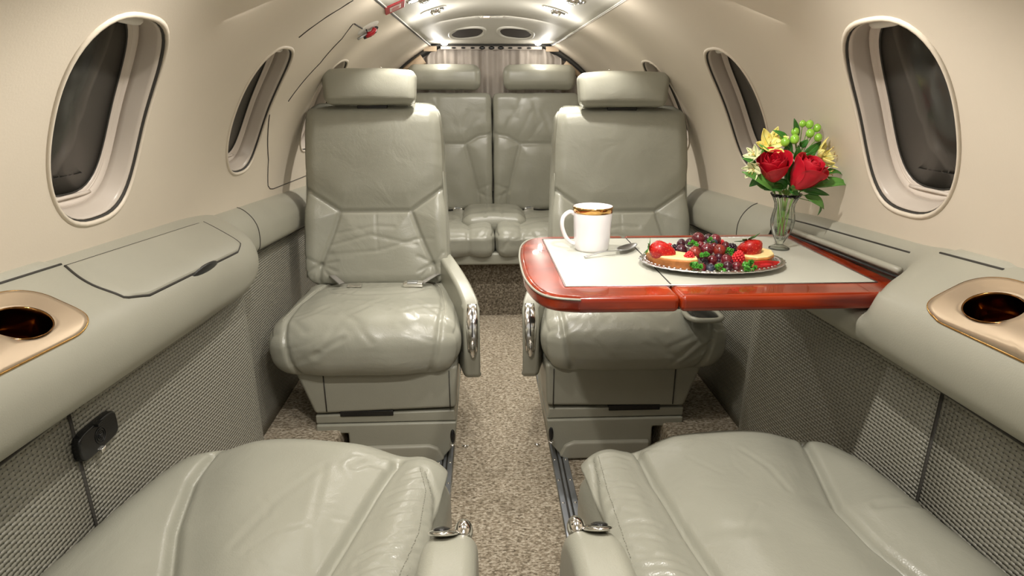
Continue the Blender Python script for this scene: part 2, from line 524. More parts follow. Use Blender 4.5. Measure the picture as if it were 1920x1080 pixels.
def build_wall(side, nm):
    V = []; Fc = []; ix = {}

    def put(y, s):
        k = (round(y, 5), round(s, 5))
        if k not in ix: ix[k] = len(V); V.append(cylp(y, s, side))
        return ix[k]
    ys = [-.5 + .05 * i for i in range(82)]
    ys = [round(y, 3) for y in ys if y <= 3.56]
    zones = [(round(c - .2, 3), round(c + .2, 3)) for c in WY]
    S0, S1 = .50, 1.00
    sl = [SEAM, .39, .445, S0]; sh = [S1, 1.06, 1.12, 1.178, 1.26]
    mid = [S0 + .025 * i for i in range(21)]
    yb = set()
    for a, b in zones:
        for i in range(21): yb.add(round(a + .02 * i, 5))
    for y in ys:
        if not any(a <= y <= b for a, b in zones): yb.add(y)
    yb = sorted(yb)
    for y0, y1 in zip(yb[:-1], yb[1:]):
        inz = any(a - 1e-6 <= y0 and y1 <= b + 1e-6 for a, b in zones)
        rows = sl + ([] if inz else mid[1:-1]) + ([] if inz else []) + sh
        for s0, s1 in zip(rows[:-1], rows[1:]):
            if inz and abs(s0 - S0) < 1e-6 and abs(s1 - S1) < 1e-6: continue
            Fc.append((put(y0, s0), put(y1, s0), put(y1, s1), put(y0, s1)))
    for c in WY:
        rect_hole(c - .2, c + .2, S0, S1, 20, 20, c, WS, sup, 5, put, V, Fc)
    o = struct(link(nm, fixn(mesh(nm, V, Fc)), 'wall'))
    return o


WALL = {-1: build_wall(-1, 'wall_left'), 1: build_wall(1, 'wall_right')}


def build_window(side, cy, nm):
    rings = [(1.045, .0003), (1.025, -.0022), (1.01, -.0022), (.998, .001), (.993, .006), (.988, .010), (.984, .006), (.975, .006), (.965, .012), (.945, .030), (.93, .040), (.915, .039), (.90, .044), (.88, .047), (.86, .046), (.845, .052)]
    n = 72
    w = struct(bpy.data.objects.new(nm, None)); C.objects.link(w); w.location = cylp(cy, WS, side)

    def ring(k, d, sh=.0):
        out = []
        for i in range(n):
            u, v = sup(2 * PI * i / n)
            out.append(cylp(cy + u * k, WS + v * k + sh, side, R + d))
        return out
    R_ = [ring(*q) for q in rings]

    def strip(a, b):
        V = []; Fc = []
        for r_ in R_[a:b + 1]: V += r_
        for i in range(b - a):
            for k in range(n): Fc.append((i * n + k, i * n + (k + 1) % n, (i + 1) * n + (k + 1) % n, (i + 1) * n + k))
        return V, Fc

    def mk(name, a, b, mt):
        o = link(name, fixn(mesh(name, *strip(a, b))), mt, w)
        sd = o.modifiers.new('s', 'SOLIDIFY'); sd.thickness = .002; sd.offset = 0
        return o
    mk('window_lip', 0, 3, 'wall'); mk('window_gap', 3, 6, 'seam'); mk('window_reveal', 6, 10, 'reveal'); mk('window_retainer', 10, 15, 'ridge')
    # ridges around the retainer
    for kk, dd, rr in ((.955, .024, .0014), (.932, .040, .0020), (.885, .0465, .0018)):
        tube('retainer_ridge', ring(kk, dd), rr, 'ridge', w, seg=6, closed=True)
    V = ring(.85, .051); V2 = [cylp(cy, WS, side, R + .051)]
    me = mesh('window_pane', V + V2, [(i, (i + 1) % n, n) for i in range(n)])
    pn = link('window_pane', fixn(me), 'pane', w)
    sd = pn.modifiers.new('s', 'SOLIDIFY'); sd.thickness = .004; sd.offset = 0
    tube('pane_gasket', ring(.838, .049), .0016, 'seam', w, seg=5, closed=True)
    # shade pull (pale slot in the upper reveal)
    pts = [cylp(cy - .055 + t * .036, WS - WB * .90, side, R + .020) for t in np.linspace(-1, 1, 9)]
    tube('shade_pull', pts, [.004, .0075, .0085, .0085, .0085, .0085, .0085, .0075, .004], 'white', w, seg=10)
    # lower retainer tab
    pts = [cylp(cy + .05 + t, WS + WB * .85, side, R + .044) for t in np.linspace(-.06, .055, 9)]
    tube('retainer_tab', pts, .0035, 'ridge', w, seg=6)
    return w


wins = []
k = 1
for side in (-1, 1):
    for cy in WY:
        wn = build_window(side, cy, 'window_%d' % k); wins.append((side, cy, wn)); k += 1


def text_obj(name, body, size, mw, material, parent=None, ext=.0003, align='CENTER'):
    cu = bpy.data.curves.new(name, 'FONT'); cu.body = body; cu.size = size; cu.extrude = ext; cu.align_x = align; cu.align_y = 'CENTER'
    cu.materials.append(M[material])
    o = bpy.data.objects.new(name, cu); C.objects.link(o)
    if parent is not None:
        o.parent = parent; pl = Vector((0, 0, 0)); q = parent
        while q is not None: pl += q.location; q = q.parent
        o.matrix_basis = Matrix.Translation(-pl) @ mw
    else:
        o.matrix_basis = mw
    return o


# printed notice on the lower corner of each near pane
for side, cy, wn in wins:
    if cy != WY[0]: continue
    for y0_, y1_ in ((-.050, -.030), (-.026, -.014), (-.011, .008), (.011, .020), (.024, .046)):      # second line, too small to read
        tube('notice_line', [cylp(cy + .03 + y_, WS + WB * .60 + .010, side, R + .0470) for y_ in (y0_, y1_)], .0013, 'text', wn, seg=6, flat=.5)
    for body, ds, dy in (('DO NOT', .0, .0),):
        s = WS + WB * .60 + ds; y = cy + .03 + dy
        o = cylp(y, s, side, R + .0475); nrm = Vector((-side * math.sin(s / R), 0, -math.cos(s / R)))
        right = Vector((0, 1, 0)) if side < 0 else Vector((0, -1, 0))
        upv = nrm.cross(right)
        mw = Matrix((right, upv, nrm)).transposed().to_4x4(); mw.translation = o
        text_obj('notice_lettering', body, .0062, mw, 'text', wn)

# ceiling (headliner) : centre panel which dips towards the aft bulkhead
V = []; Fc = []
ysC = [-.5 + .1 * i for i in range(33)] + [2.8 + .04 * i for i in range(1, 18)] + [3.5]
ysC = sorted(set(round(y, 3) for y in ysC if y <= 3.5))


def ceil_z(x, y):
    z = ZC + math.sqrt(R * R - x * x)
    if y > 2.95:
        t = min(1, (y - 2.95) / .50); t = t * t * (3 - 2 * t)
        z = z * (1 - t) + (1.338) * t
    return z


nxC = 24
for y in ysC:
    for i in range(nxC + 1):
        x = .325 * (2 * i / nxC - 1); V.append((x, y, ceil_z(x, y) - .002))
for j in range(len(ysC) - 1):
    for i in range(nxC):
        a = j * (nxC + 1) + i; Fc.append((a, a + 1, a + nxC + 2, a + nxC + 1))
ceil = struct(link('ceiling', fixn(mesh('ceiling', V, Fc)), 'ceiling'))
sd = ceil.modifiers.new('s', 'SOLIDIFY'); sd.thickness = .012; sd.offset = 1
for i, sx in enumerate((-1, 1)):
    o = tube('trim_%d' % (i + 1), [cylp(y, SEAM + .001, sx, R - .001) for y in np.linspace(-.5, 3.5, 30)], .0026, 'seam' if sx < 0 else 'ridge', seg=6)
    struct(o)
    struct(tube('trim_%d' % (i + 3), [cylp(y, SEAM - .0045, sx, R - .003) for y in np.linspace(-.5, 3.5, 30)], .0022, 'ceiling', seg=6))

# seams of the side panels and door outline
def wall_seam(side, pts, r=.0016, m_='seam', off=.0004):
    P = [cylp(y, s, side, R - off) for y, s in pts]
    return tube('panel_seam', P, r, m_, WALL[side], seg=6)


def cyl_hit(x, y):
    d = ray(x, y); o = (CAM.x, CAM.z - ZC); A = d.x ** 2 + d.z ** 2; B = 2 * (o[0] * d.x + o[1] * d.z); Cc = o[0] ** 2 + o[1] ** 2 - R * R
    t = (-B + math.sqrt(B * B - 4 * A * Cc)) / 2 / A; p = CAM + d * t
    return p.y, R * math.acos(max(-1, min(1, (p.z - ZC) / R)))


def seam_px(side, px, n=6, **k):
    q = [cyl_hit(*p) for p in px]; out = []
    for a, b in zip(q[:-1], q[1:]):
        for i in range(n): out.append((a[0] + (b[0] - a[0]) * i / n, a[1] + (b[1] - a[1]) * i / n))
    out.append(q[-1]); return wall_seam(side, out, **k)


seam_px(-1, [(505, 215), (503, 300), (502, 348), (506, 354), (512, 354), (570, 331), (640, 305)])
seam_px(-1, [(662, 44), (641, 72), (600, 118), (540, 190)])
seam_px(-1, [(662, 0), (640, 14), (560, 70)])
seam_px(-1, [(664, 44), (682, 55)], r=.0022)

# aft bulkhead, arch trim, curtain
bw = [(-.80, 0.0), (.80, 0.0)] + [(R * 1.02 * math.cos(a), ZC + R * 1.02 * math.sin(a)) for a in np.linspace(0, PI, 40)]
struct(prism('wall_back', bw, 3.60, 3.63, 'Y', 'seam', bev=0))
arch = [cylp(3.50, s, -1, R - .012) for s in np.linspace(1.1, .0, 20)] + [cylp(3.50, s, 1, R - .012) for s in np.linspace(.06, 1.1, 20)]
arch = [Vector((p.x, p.y, min(p.z, 1.332))) for p in arch]
struct(tube('trim_5', arch, .009, 'seam', seg=8))
arch2 = [Vector((p.x * .955, 3.485, ZC + (p.z - ZC) * .965)) for p in arch]
struct(tube('trim_6', arch2[:13], .013, 'tan', seg=8, flat=2.0)); struct(tube('trim_7', arch2[-13:], .007, 'tan', seg=8, flat=2.0))

cur = root('privacy_curtain', (0, 3.53, 1.3), 'pleated grey-beige curtain hung across the rear bulkhead behind the bench headrests', 'curtain')
V = []; Fc = []
nu, nv = 260, 14
for j in range(nv + 1):
    z = .55 + .775 * j / nv; hw = .61
    for i in range(nu + 1):
        x = -hw + 2 * hw * i / nu
        y = 3.53 + .016 * math.sin(x * 62 + 1.5 * math.sin(x * 17)) + .007 * math.sin(x * 141 + 2)
        rad = math.hypot(x, z - ZC)
        zz = z if rad < R - .03 else ZC + (z - ZC) * (R - .03) / rad; xx = x if rad < R - .03 else x * (R - .03) / rad
        V.append((xx, y, zz))
for j in range(nv):
    for i in range(nu):
        a = j * (nu + 1) + i; Fc.append((a, a + 1, a + nu + 2, a + nu + 1))
link('curtain_panel', mesh('curtain_panel', V, Fc), 'curtain', cur)
box('curtain_header', -.27, .27, 3.497, 3.507, 1.308, 1.325, 'curtain', cur, .002)
for x0, x1 in ((-.36, -.29), (.29, .36)):
    box('header_end', x0, x1, 3.490, 3.50, 1.298, 1.325, 'tan', cur, .003)
for i in range(9):
    x = -.20 + i * .05
    link('curtain_clip', mesh('curtain_clip', *ell_vf((x, 3.492, 1.316), (.017 if 2 < i < 6 else .012, .004, .008 if 2 < i < 6 else .005), 12, 6)), 'black', cur)

# floor: aisle carpet, raised side floors, aft riser
fl = struct(link('floor', mesh('floor', *join([box_vf(-.155, .147, -.5, 3.0, -.02, 0), box_vf(-.50, -.155, -.5, 3.0, -.03, -.006), box_vf(.147, .50, -.5, 3.0, -.03, -.006)])), 'carpet', smooth=False))
for sx in (-1, 1):
    a, b = sorted((sx * .495, sx * .80))
    o = struct(box('floor_side_' + ('left' if sx < 0 else 'right'), a, b, -.5, 3.5, -.03, .115, 'carpet', bev=.012))
struct(box('trim_8', -.50, .50, 2.965, 2.985, -.02, .29, 'carpet_shaded', bev=.004))  # aft riser, its shade put into the carpet colour
# ------------------------------------------------------------------ side consoles and ledges
NEAR = [(.745, .865), (.722, .855), (.690, .838), (.655, .818), (.625, .800), (.605, .780), (.594, .752), (.594, .722), (.602, .695), (.622, .675), (.665, .668), (.72, .668)]
SLOT = [(.745, .858), (.725, .850), (.712, .838), (.705, .822), (.703, .800), (.703, .760), (.690, .742), (.610, .738), (.598, .715), (.606, .685), (.65, .66), (.72, .655)]
AFT = [(.755, .850), (.728, .842), (.712, .832), (.698, .818), (.688, .802), (.682, .785), (.680, .765), (.680, .750), (.682, .735), (.688, .725), (.70, .720), (.73, .720)]


def cr(P, t):
    n = len(P) - 1; x = t * n; i = min(int(x), n - 1); f = x - i
    g = lambda j: P[max(0, min(n, j))]
    p0, p1, p2, p3 = g(i - 1), g(i), g(i + 1), g(i + 2)
    return [.5 * (2 * p1[c] + (p2[c] - p0[c]) * f + (2 * p0[c] - 5 * p1[c] + 4 * p2[c] - p3[c]) * f * f + (3 * p1[c] - p0[c] - 3 * p2[c] + p3[c]) * f ** 3) for c in (0, 1)]


def ss(x): x = max(0, min(1, x)); return x * x * (3 - 2 * x)


def prof(side, t, y, kind):
    dz = -.062 * (y - .85)
    if kind == 'ledge':
        x, z = cr(AFT, t)
        return Vector((side * x, y, z + dz * 1.0))
    a = cr(NEAR, t)
    if side > 0:
        w = ss((y - .94) / .085); b = cr(SLOT, t); x = a[0] * (1 - w) + b[0] * w; z = a[1] * (1 - w) + b[1] * w
        if t > .45: dz *= (.4)
    else:
        x, z = a
        if t > .5: dz *= (1 - .2 * (t - .5))
    e0, e1 = (1.34, 1.60)
    if y > e0:
        w = 1 - math.sqrt(max(0, 1 - ((y - e0) / (e1 - e0)) ** 2)); c = cr(AFT, t)
        x = x * (1 - w) + (c[0] + .012) * w; z = z * (1 - w) + (c[1] - .012) * w
    return Vector((side * x, y, z + dz))


def loft(name, fn, ts, ys, material, parent, skip=None, off=0):
    V = []; Fc = []
    for y in ys:
        for t in ts: V.append(fn(t, y))
    n = len(ts)
    for j in range(len(ys) - 1):
        for i in range(n - 1):
            if skip and skip((ts[i] + ts[i + 1]) / 2, (ys[j] + ys[j + 1]) / 2): continue
            a = j * n + i; Fc.append((a, a + 1, a + n + 1, a + n))
    return link(name, mesh(name, V, Fc), material, parent)


def pn(side, t, y, kind, off):
    e = 1e-3
    a = prof(side, min(1, t + e), y, kind) - prof(side, max(0, t - e), y, kind); b = prof(side, t, y + e, kind) - prof(side, t, y - e, kind)
    n = a.cross(b).normalized()
    if n.x * side > 0 and n.z < .5: n = -n
    if n.z < 0 and t < .5: n = -n
    return prof(side, t, y, kind) + n * off


tsN = list(np.linspace(0, 1, 67))
PT0, PT1, PY0, PY1 = .17, .455, .42, .845     # gold plate opening in (t, y)
for side in (-1, 1):
    word = 'left' if side < 0 else 'right'
    ysN = list(np.arange(-.30, 1.30, .02)) + list(np.linspace(1.30, 1.60, 36))
    c = root('side_console', (side * .66, .6, .12), 'grey-green padded armrest console along the %s wall with %s' % (word, 'a storage lid and gold cup holder' if side < 0 else 'a table slot and gold cup holders'), 'console')
    nm = 'console_body'
    o = loft(nm, lambda t, y: prof(side, t, y, 'near'), tsN, ysN, 'console', c, skip=lambda t, y: PT0 + .01 < t < PT1 - .012 and PY0 + .012 < y < PY1 - .02)
    fixn(o.data)
    sd = o.modifiers.new('s', 'SOLIDIFY'); sd.thickness = .0015; sd.offset = 0
    # gold plate with two cup wells
    cyA, cyB = .755, .570

    def gp(t, y, off=.002): return pn(side, t, y, 'near', off)
    V = []; Fc = []; ix = {}
    tc_ = .312; RT_ = .112; RY_ = .040

    def put(t, y):
        k_ = (round(t, 5), round(y, 5))
        if k_ not in ix:
            # squeeze the corners round
            ix[k_] = len(V)
            tt, yy = t, y
            for (ct, cy_) in ((PT0, PY0), (PT1, PY0), (PT0, PY1), (PT1, PY1)):
                dt = (t - ct) / (.09 * (1 if ct == PT0 else -1)); dy = (y - cy_) / (.055 * (1 if cy_ == PY0 else -1))
                if 0 <= dt < 1 and 0 <= dy < 1:
                    q = math.hypot(1 - dt, 1 - dy)
                    mxv = max(1 - dt, 1 - dy)
                    if q > 1e-6:
                        sc = mxv / q; tt = ct + (1 - (1 - dt) * sc) * .09 * (1 if ct == PT0 else -1); yy = cy_ + (1 - (1 - dy) * sc) * .055 * (1 if cy_ == PY0 else -1)
            V.append(gp(tt, yy))
        return ix[k_]
    cut = .66
    for (ya, yb_, cy_) in ((PY0, cut, cyB), (cut, PY1, cyA)):
        rect_hole(PT0, PT1, ya, yb_, 20, 20, tc_, cy_, lambda a, ct=0: (RT_ * .70 * math.cos(math.atan2(math.sin(a), math.cos(a) * .040 / .0784)), .040 * math.sin(math.atan2(math.sin(a), math.cos(a) * .040 / .0784))), 5, put, V, Fc)
    plate = link('cup_holder_plate', fixn(mesh('cup_holder_plate', V, Fc)), 'gold', c)
    sd = plate.modifiers.new('s', 'SOLIDIFY'); sd.thickness = .003; sd.offset = 0
    # rim bead
    per = []
    for i in range(20): per.append((PT0 + (PT1 - PT0) * i / 20, PY0))
    for i in range(40): per.append((PT1, PY0 + (PY1 - PY0) * i / 40))
    for i in range(20): per.append((PT1 - (PT1 - PT0) * i / 20, PY1))
    for i in range(40): per.append((PT0, PY1 - (PY1 - PY0) * i / 40))
    pp = []
    for t, y in per:
        k0 = len(V); ix.pop((round(t, 5), round(y, 5)), None); i_ = put(t, y); pp.append(V[i_])
    tube('plate_bead', pp, .0018, 'brass', c, seg=6, closed=True)
    for cy_ in (cyA, cyB):
        ctr = gp(tc_, cy_, .001)
        tv = (gp(tc_ + .02, cy_) - gp(tc_ - .02, cy_)).normalized(); yv = Vector((0, 1, 0)); nv_ = tv.cross(yv).normalized()
        if nv_.z < 0: nv_ = -nv_
        ra = (gp(tc_ + .0784, cy_) - gp(tc_ - .0784, cy_)).length / 2
        V2 = []; F2 = []; seg = 40
        pr = [(1.05, .003), (1.02, .0045), (.985, .002), (.97, -.01), (.955, -.03), (.955, -.031), (.93, -.033), (.93, -.052), (.91, -.055), (.60, -.057), (.57, -.054), (.25, -.055), (.02, -.055)]
        for s_, h in pr:
            for k_ in range(seg):
                a = 2 * PI * k_ / seg; V2.append(ctr + tv * (ra * s_ * math.cos(a)) + yv * (.040 * s_ * math.sin(a)) + nv_ * h)
        for i in range(len(pr) - 1):
            for k_ in range(seg): F2.append((i * seg + k_, i * seg + (k_ + 1) % seg, (i + 1) * seg + (k_ + 1) % seg, (i + 1) * seg + k_))
        link('cup_well', mesh('cup_well', V2, F2), 'bronze', c)
    if side < 0:
        # storage lid with slanted front edge
        T0, T1 = .145, .435

        def lidp(a, b, off):
            t = T0 + (T1 - T0) * a; yf = .95 - .02 * ss(a * 1.15) - .012 * math.sin(a * 5); yb2 = 1.44 - .02 * a ** 2
            yf += .05 * max(0, a - .85) / .15; yb2 -= .05 * max(0, a - .85) / .15
            return pn(side, t, yf + (yb2 - yf) * b, 'near', off)
        V = []; Fc = []; na, nb = 30, 40
        for i in range(na + 1):
            for j in range(nb + 1):
                a, b = i / na, j / nb; e = min(a, 1 - a, b, 1 - b); V.append(lidp(a, b, .0055 if e > .02 else .0015))
        for i in range(na):
            for j in range(nb): q = i * (nb + 1) + j; Fc.append((q, q + 1, q + nb + 2, q + nb + 1))
        link('storage_lid', fixn(mesh('storage_lid', V, Fc)), 'lid', c)
        edge = [lidp(a, 0, .001) for a in np.linspace(0, 1, 24)] + [lidp(1, b, .001) for b in np.linspace(.03, 1, 30)] + [lidp(a, 1, .001) for a in np.linspace(.97, 0, 24)]
        tube('lid_gap', edge, .0024, 'seam', c, seg=6)
        tube('lid_hinge_gap', [lidp(0, b, .001) for b in np.linspace(0, .95, 24)], .0014, 'seam', c, seg=6)
        # finger recess below the lid edge
        ctr = lidp(1, .52, .0005)
        V, Fc = ell_vf((0, 0, 0), (.0045, .062, .011), 20, 12)
        V = [ctr + Vector((p.x + .001, p.y + .01, p.z - .004 - .12 * p.y * 0)) for p in map(Vector, V)]
        link('finger_recess', mesh('finger_recess', V, Fc), 'black', c)
        ctr2 = ctr + Vector((.0005, .035, -.016))
        V, Fc = ell_vf((0, 0, 0), (.004, .05, .010), 20, 12)
        link('finger_scoop', mesh('finger_scoop', [ctr2 + Vector(p) for p in V], Fc), 'lid', c)
    else:
        # slot rails for the folding table
        for t_, r_, mm in ((.20, .0018, 'seam'),):
            tube('rail_gap', [pn(side, t_, y, 'near', .0005) for y in np.linspace(1.03, 1.50, 30)], r_, mm, c, seg=6)
        tube('slot_rail', [Vector((.690, y, .800 - .062 * (y - .85) * .6)) for y in np.linspace(1.02, 1.50, 20)], .0065, 'lid', c, seg=10)
        tube('slot_rail_gap', [Vector((.686, y, .789 - .062 * (y - .85) * .6)) for y in np.linspace(1.0, 1.50, 20)], .0035, 'black', c, seg=8)
    # small raised tab on the ledge next to the wall
    ty = (.86, .98) if side > 0 else (.72, .86)
    yy0, yy1 = (.80, .93) if side > 0 else (.78, .92)
    V = []; Fc = []
    for i in range(9):
        for j in range(9):
            a, b = i / 8, j / 8; e = min(a, 1 - a, b, 1 - b)
            V.append(pn(side, .02 + .11 * a, yy0 + (yy1 - yy0) * b + .03 * a, 'near', .005 if e > 0 else 0))
    for i in range(8):
        for j in range(8): q = i * 9 + j; Fc.append((q, q + 1, q + 10, q + 9))
    link('ledge_tab', fixn(mesh('ledge_tab', V, Fc)), 'lid', c)
    tube('tab_gap', [pn(side, .13, yy0 + .03 + (yy1 - yy0) * b, 'near', .001) for b in np.linspace(0, 1, 8)] + [pn(side, .13 - .1 * a, yy0 + .03 * (1 - a), 'near', .001) for a in (0, 1)][:0], .002, 'seam', c, seg=6)
    # woven lower panels
    def path_panel(name, pts, z0, z1f, par, mtl='weave'):
        V = []; Fc = []; nz = 12
        for (x, y) in pts:
            for k_ in range(nz + 1): V.append((side * x, y, z0 + (z1f(y) - z0) * k_ / nz))
        for i in range(len(pts) - 1):
            for k_ in range(nz): q = i * (nz + 1) + k_; Fc.append((q, q + nz + 1, q + nz + 2, q + 1))
        o = link(name, fixn(mesh(name, V, Fc)), mtl, par)
        sd = o.modifiers.new('s', 'SOLIDIFY'); sd.thickness = .006; sd.offset = 0
        return o
    ztop = lambda y: .672 - .035 * max(0, y - .9)
    p1 = [(.690, y) for y in np.linspace(-.3, .857, 12)]
    p2 = [(.690 - .030 * ss((y - .86) / .5), y) for y in np.linspace(.863, 1.44, 16)] + [(.662, 1.48), (.668, 1.51), (.682, 1.54), (.70, 1.56), (.73, 1.57)]
    path_panel('woven_panel', p1, .115, ztop, c); path_panel('woven_panel', p2, .115, ztop, c)
    box('panel_gap', *sorted((side * .686, side * .691)), .8565, .8635, .12, .66, 'seam', c, 0)
    if side < 0:
        tube('console_under_gap', [Vector((side * .640, y, ztop(y) - .002)) for y in np.linspace(-.3, 1.45, 30)], .003, 'seam', c, seg=6)
    else:
        tube('console_under_gap', [Vector((side * .640, y, ztop(y) - .006)) for y in np.linspace(-.3, 1.45, 30)], .003, 'seam', c, seg=6)
    # aft ledge
    g = root('side_ledge', (side * .71, 2.3, .12), 'narrow grey-green armrest ledge along the %s wall beside the %s swivel seat' % (word, word), 'ledge')
    o = loft('ledge_body', lambda t, y: prof(side, t, y, 'ledge'), list(np.linspace(0, 1, 34)), list(np.linspace(1.52, 3.3, 40)), 'console', g)
    fixn(o.data)
    path_panel('woven_panel', [(.722, y) for y in np.linspace(1.50, 3.2, 14)], .115, lambda y: .722 - .062 * (y - .85), g)
    tube('ledge_under_gap', [Vector((side * .693, y, .722 - .062 * (y - .85))) for y in np.linspace(1.56, 3.2, 16)], .003, 'seam', g, seg=6)
    for yy in (1.70, 2.42):
        tube('ledge_joint', [pn(side, t, yy + .12 * (1 - t) * (1 if yy > 2 else .2), 'ledge', .0004) for t in np.linspace(.02, .8, 24)], .0016, 'seam', g, seg=5)

# black socket box on the left woven panel
ph = root('handset_box', (-.68, .85, .50), 'black plastic handset cradle mounted on the left woven wall panel', 'handset box')
ctr = at(186, 816, X=-.676)
V, Fc = prism_vf([(ctr.y + .050 * math.copysign(abs(math.cos(a)) ** .45, math.cos(a)), ctr.z + .024 * math.copysign(abs(math.sin(a)) ** .45, math.sin(a))) for a in np.linspace(0, 2 * PI, 33)[:-1]], -.690, -.674, 'X')
b_ = link('housing', fixn(mesh('housing', V, Fc)), 'black', ph); bevel(b_, .004)
for rr in (.013, .009, .005):
    tube('dial_ring', [Vector((-.6735, ctr.y + rr * math.cos(a), ctr.z + rr * math.sin(a))) for a in np.linspace(0, 2 * PI, 25)[:-1]], .0009, 'black', ph, seg=6, closed=True)
box('upper_clip', -.684, -.668, ctr.y - .008, ctr.y + .008, ctr.z + .019, ctr.z + .024, 'black', ph, .001)
box('lower_clip', -.684, -.670, ctr.y - .010, ctr.y + .002, ctr.z - .028, ctr.z - .020, 'chrome', ph, .001)
link('dial_button', mesh('dial_button', *ell_vf((-.6735, ctr.y, ctr.z), (.003, .004, .004), 12, 8)), 'black', ph)

# ------------------------------------------------------------------ seat tracks
for sx, x0 in ((-1, -.158), (1, .150)):
    t = root('seat_track', (x0, 1.5, 0), 'grey metal seat track with screw heads along the %s edge of the aisle' % ('left' if sx < 0 else 'right'), 'rail')
    lo, hi = (x0 - .050, x0) if sx < 0 else (x0, x0 + .050)
    box('track_base', lo, hi, .2, 2.9, -.006, .003, 'seam', t, 0)
    for a, b in ((0, .016), (.021, .029), (.034, .050)):
        q = sorted((x0 + sx * a, x0 + sx * b)); box('track_strip', q[0], q[1], .2, 2.9, .001, .007, 'rail', t, .001)
    q = sorted((x0 - sx * .003, x0 + sx * .001)); box('edge_strip', q[0], q[1], .2, 2.9, -.004, .010, 'chrome', t, .0008)
    y = .7
    while y < 2.6:
        link('screw', mesh('screw', *ell_vf((x0 + sx * .008, y, .007), (.0045, .0045, .0025), 10, 6)), 'chrome', t)
        link('screw', mesh('screw', *ell_vf((x0 + sx * .042, y, .007), (.0045, .0045, .0025), 10, 6)), 'chrome', t)
        y += .105
for (px, py, w_) in ((872, 837, 'left'), (1007, 834, 'right')):
    p = at(px, py, Z=.002)
    st = root('floor_stud', (p.x, p.y, 0), 'small chrome stud in the aisle carpet near the %s track' % w_, 'stud')
    link('stud_cap', mesh('stud_cap', *ell_vf((p.x, p.y, .003), (.007, .007, .004), 12, 6)), 'chrome', st)
    for dx, dy in ((.009, .004), (-.008, .006), (.004, -.010)):
        link('stud_prong', mesh('stud_prong', *ell_vf((p.x + dx, p.y + dy, .002), (.003, .003, .003), 8, 5)), 'chrome', st)

# ------------------------------------------------------------------ seats
def front_coord(U, half):
    """unrolled coordinate: along the top towards the front edge, then down the front face"""
    return np.where(U[:, 2] > .999, U[:, 1] * half[1], np.where(U[:, 1] < -.999, -half[1] - (1 - U[:, 2]) * half[2], U[:, 1] * half[1]))


def rnd_noise(P, sc, amp, seed=0.0):
    return np.array([noise.noise(Vector((p[0] * sc + seed, p[1] * sc, p[2] * sc))) for p in P]) * amp


def creases(seed, n, box_, L, depth, w, ang=None):
    r = random.Random(seed); out = []
    for _ in range(n):
        x = r.uniform(box_[0], box_[1]); y = r.uniform(box_[2], box_[3]); a = r.choice(ang) + r.uniform(-.2, .2) if ang else r.uniform(0, PI); l = L * r.uniform(.5, 1.3)
        mid = (x + r.uniform(-.01, .01), y + r.uniform(-.01, .01)); dx, dy = math.cos(a) * l / 2, math.sin(a) * l / 2
        out.append(([(x - dx, y - dy), mid, (x + dx, y + dy)], depth * r.uniform(.4, 1), w))
    return out


def frame(origin, tilt):
    up = np.array([0, math.sin(tilt), math.cos(tilt)]); out = np.array([0, -math.cos(tilt), math.sin(tilt)]); o = np.array(origin)
    return lambda x, v, w: o + np.stack([x, 0 * x, 0 * x], 1) + v[:, None] * up + w[:, None] * out


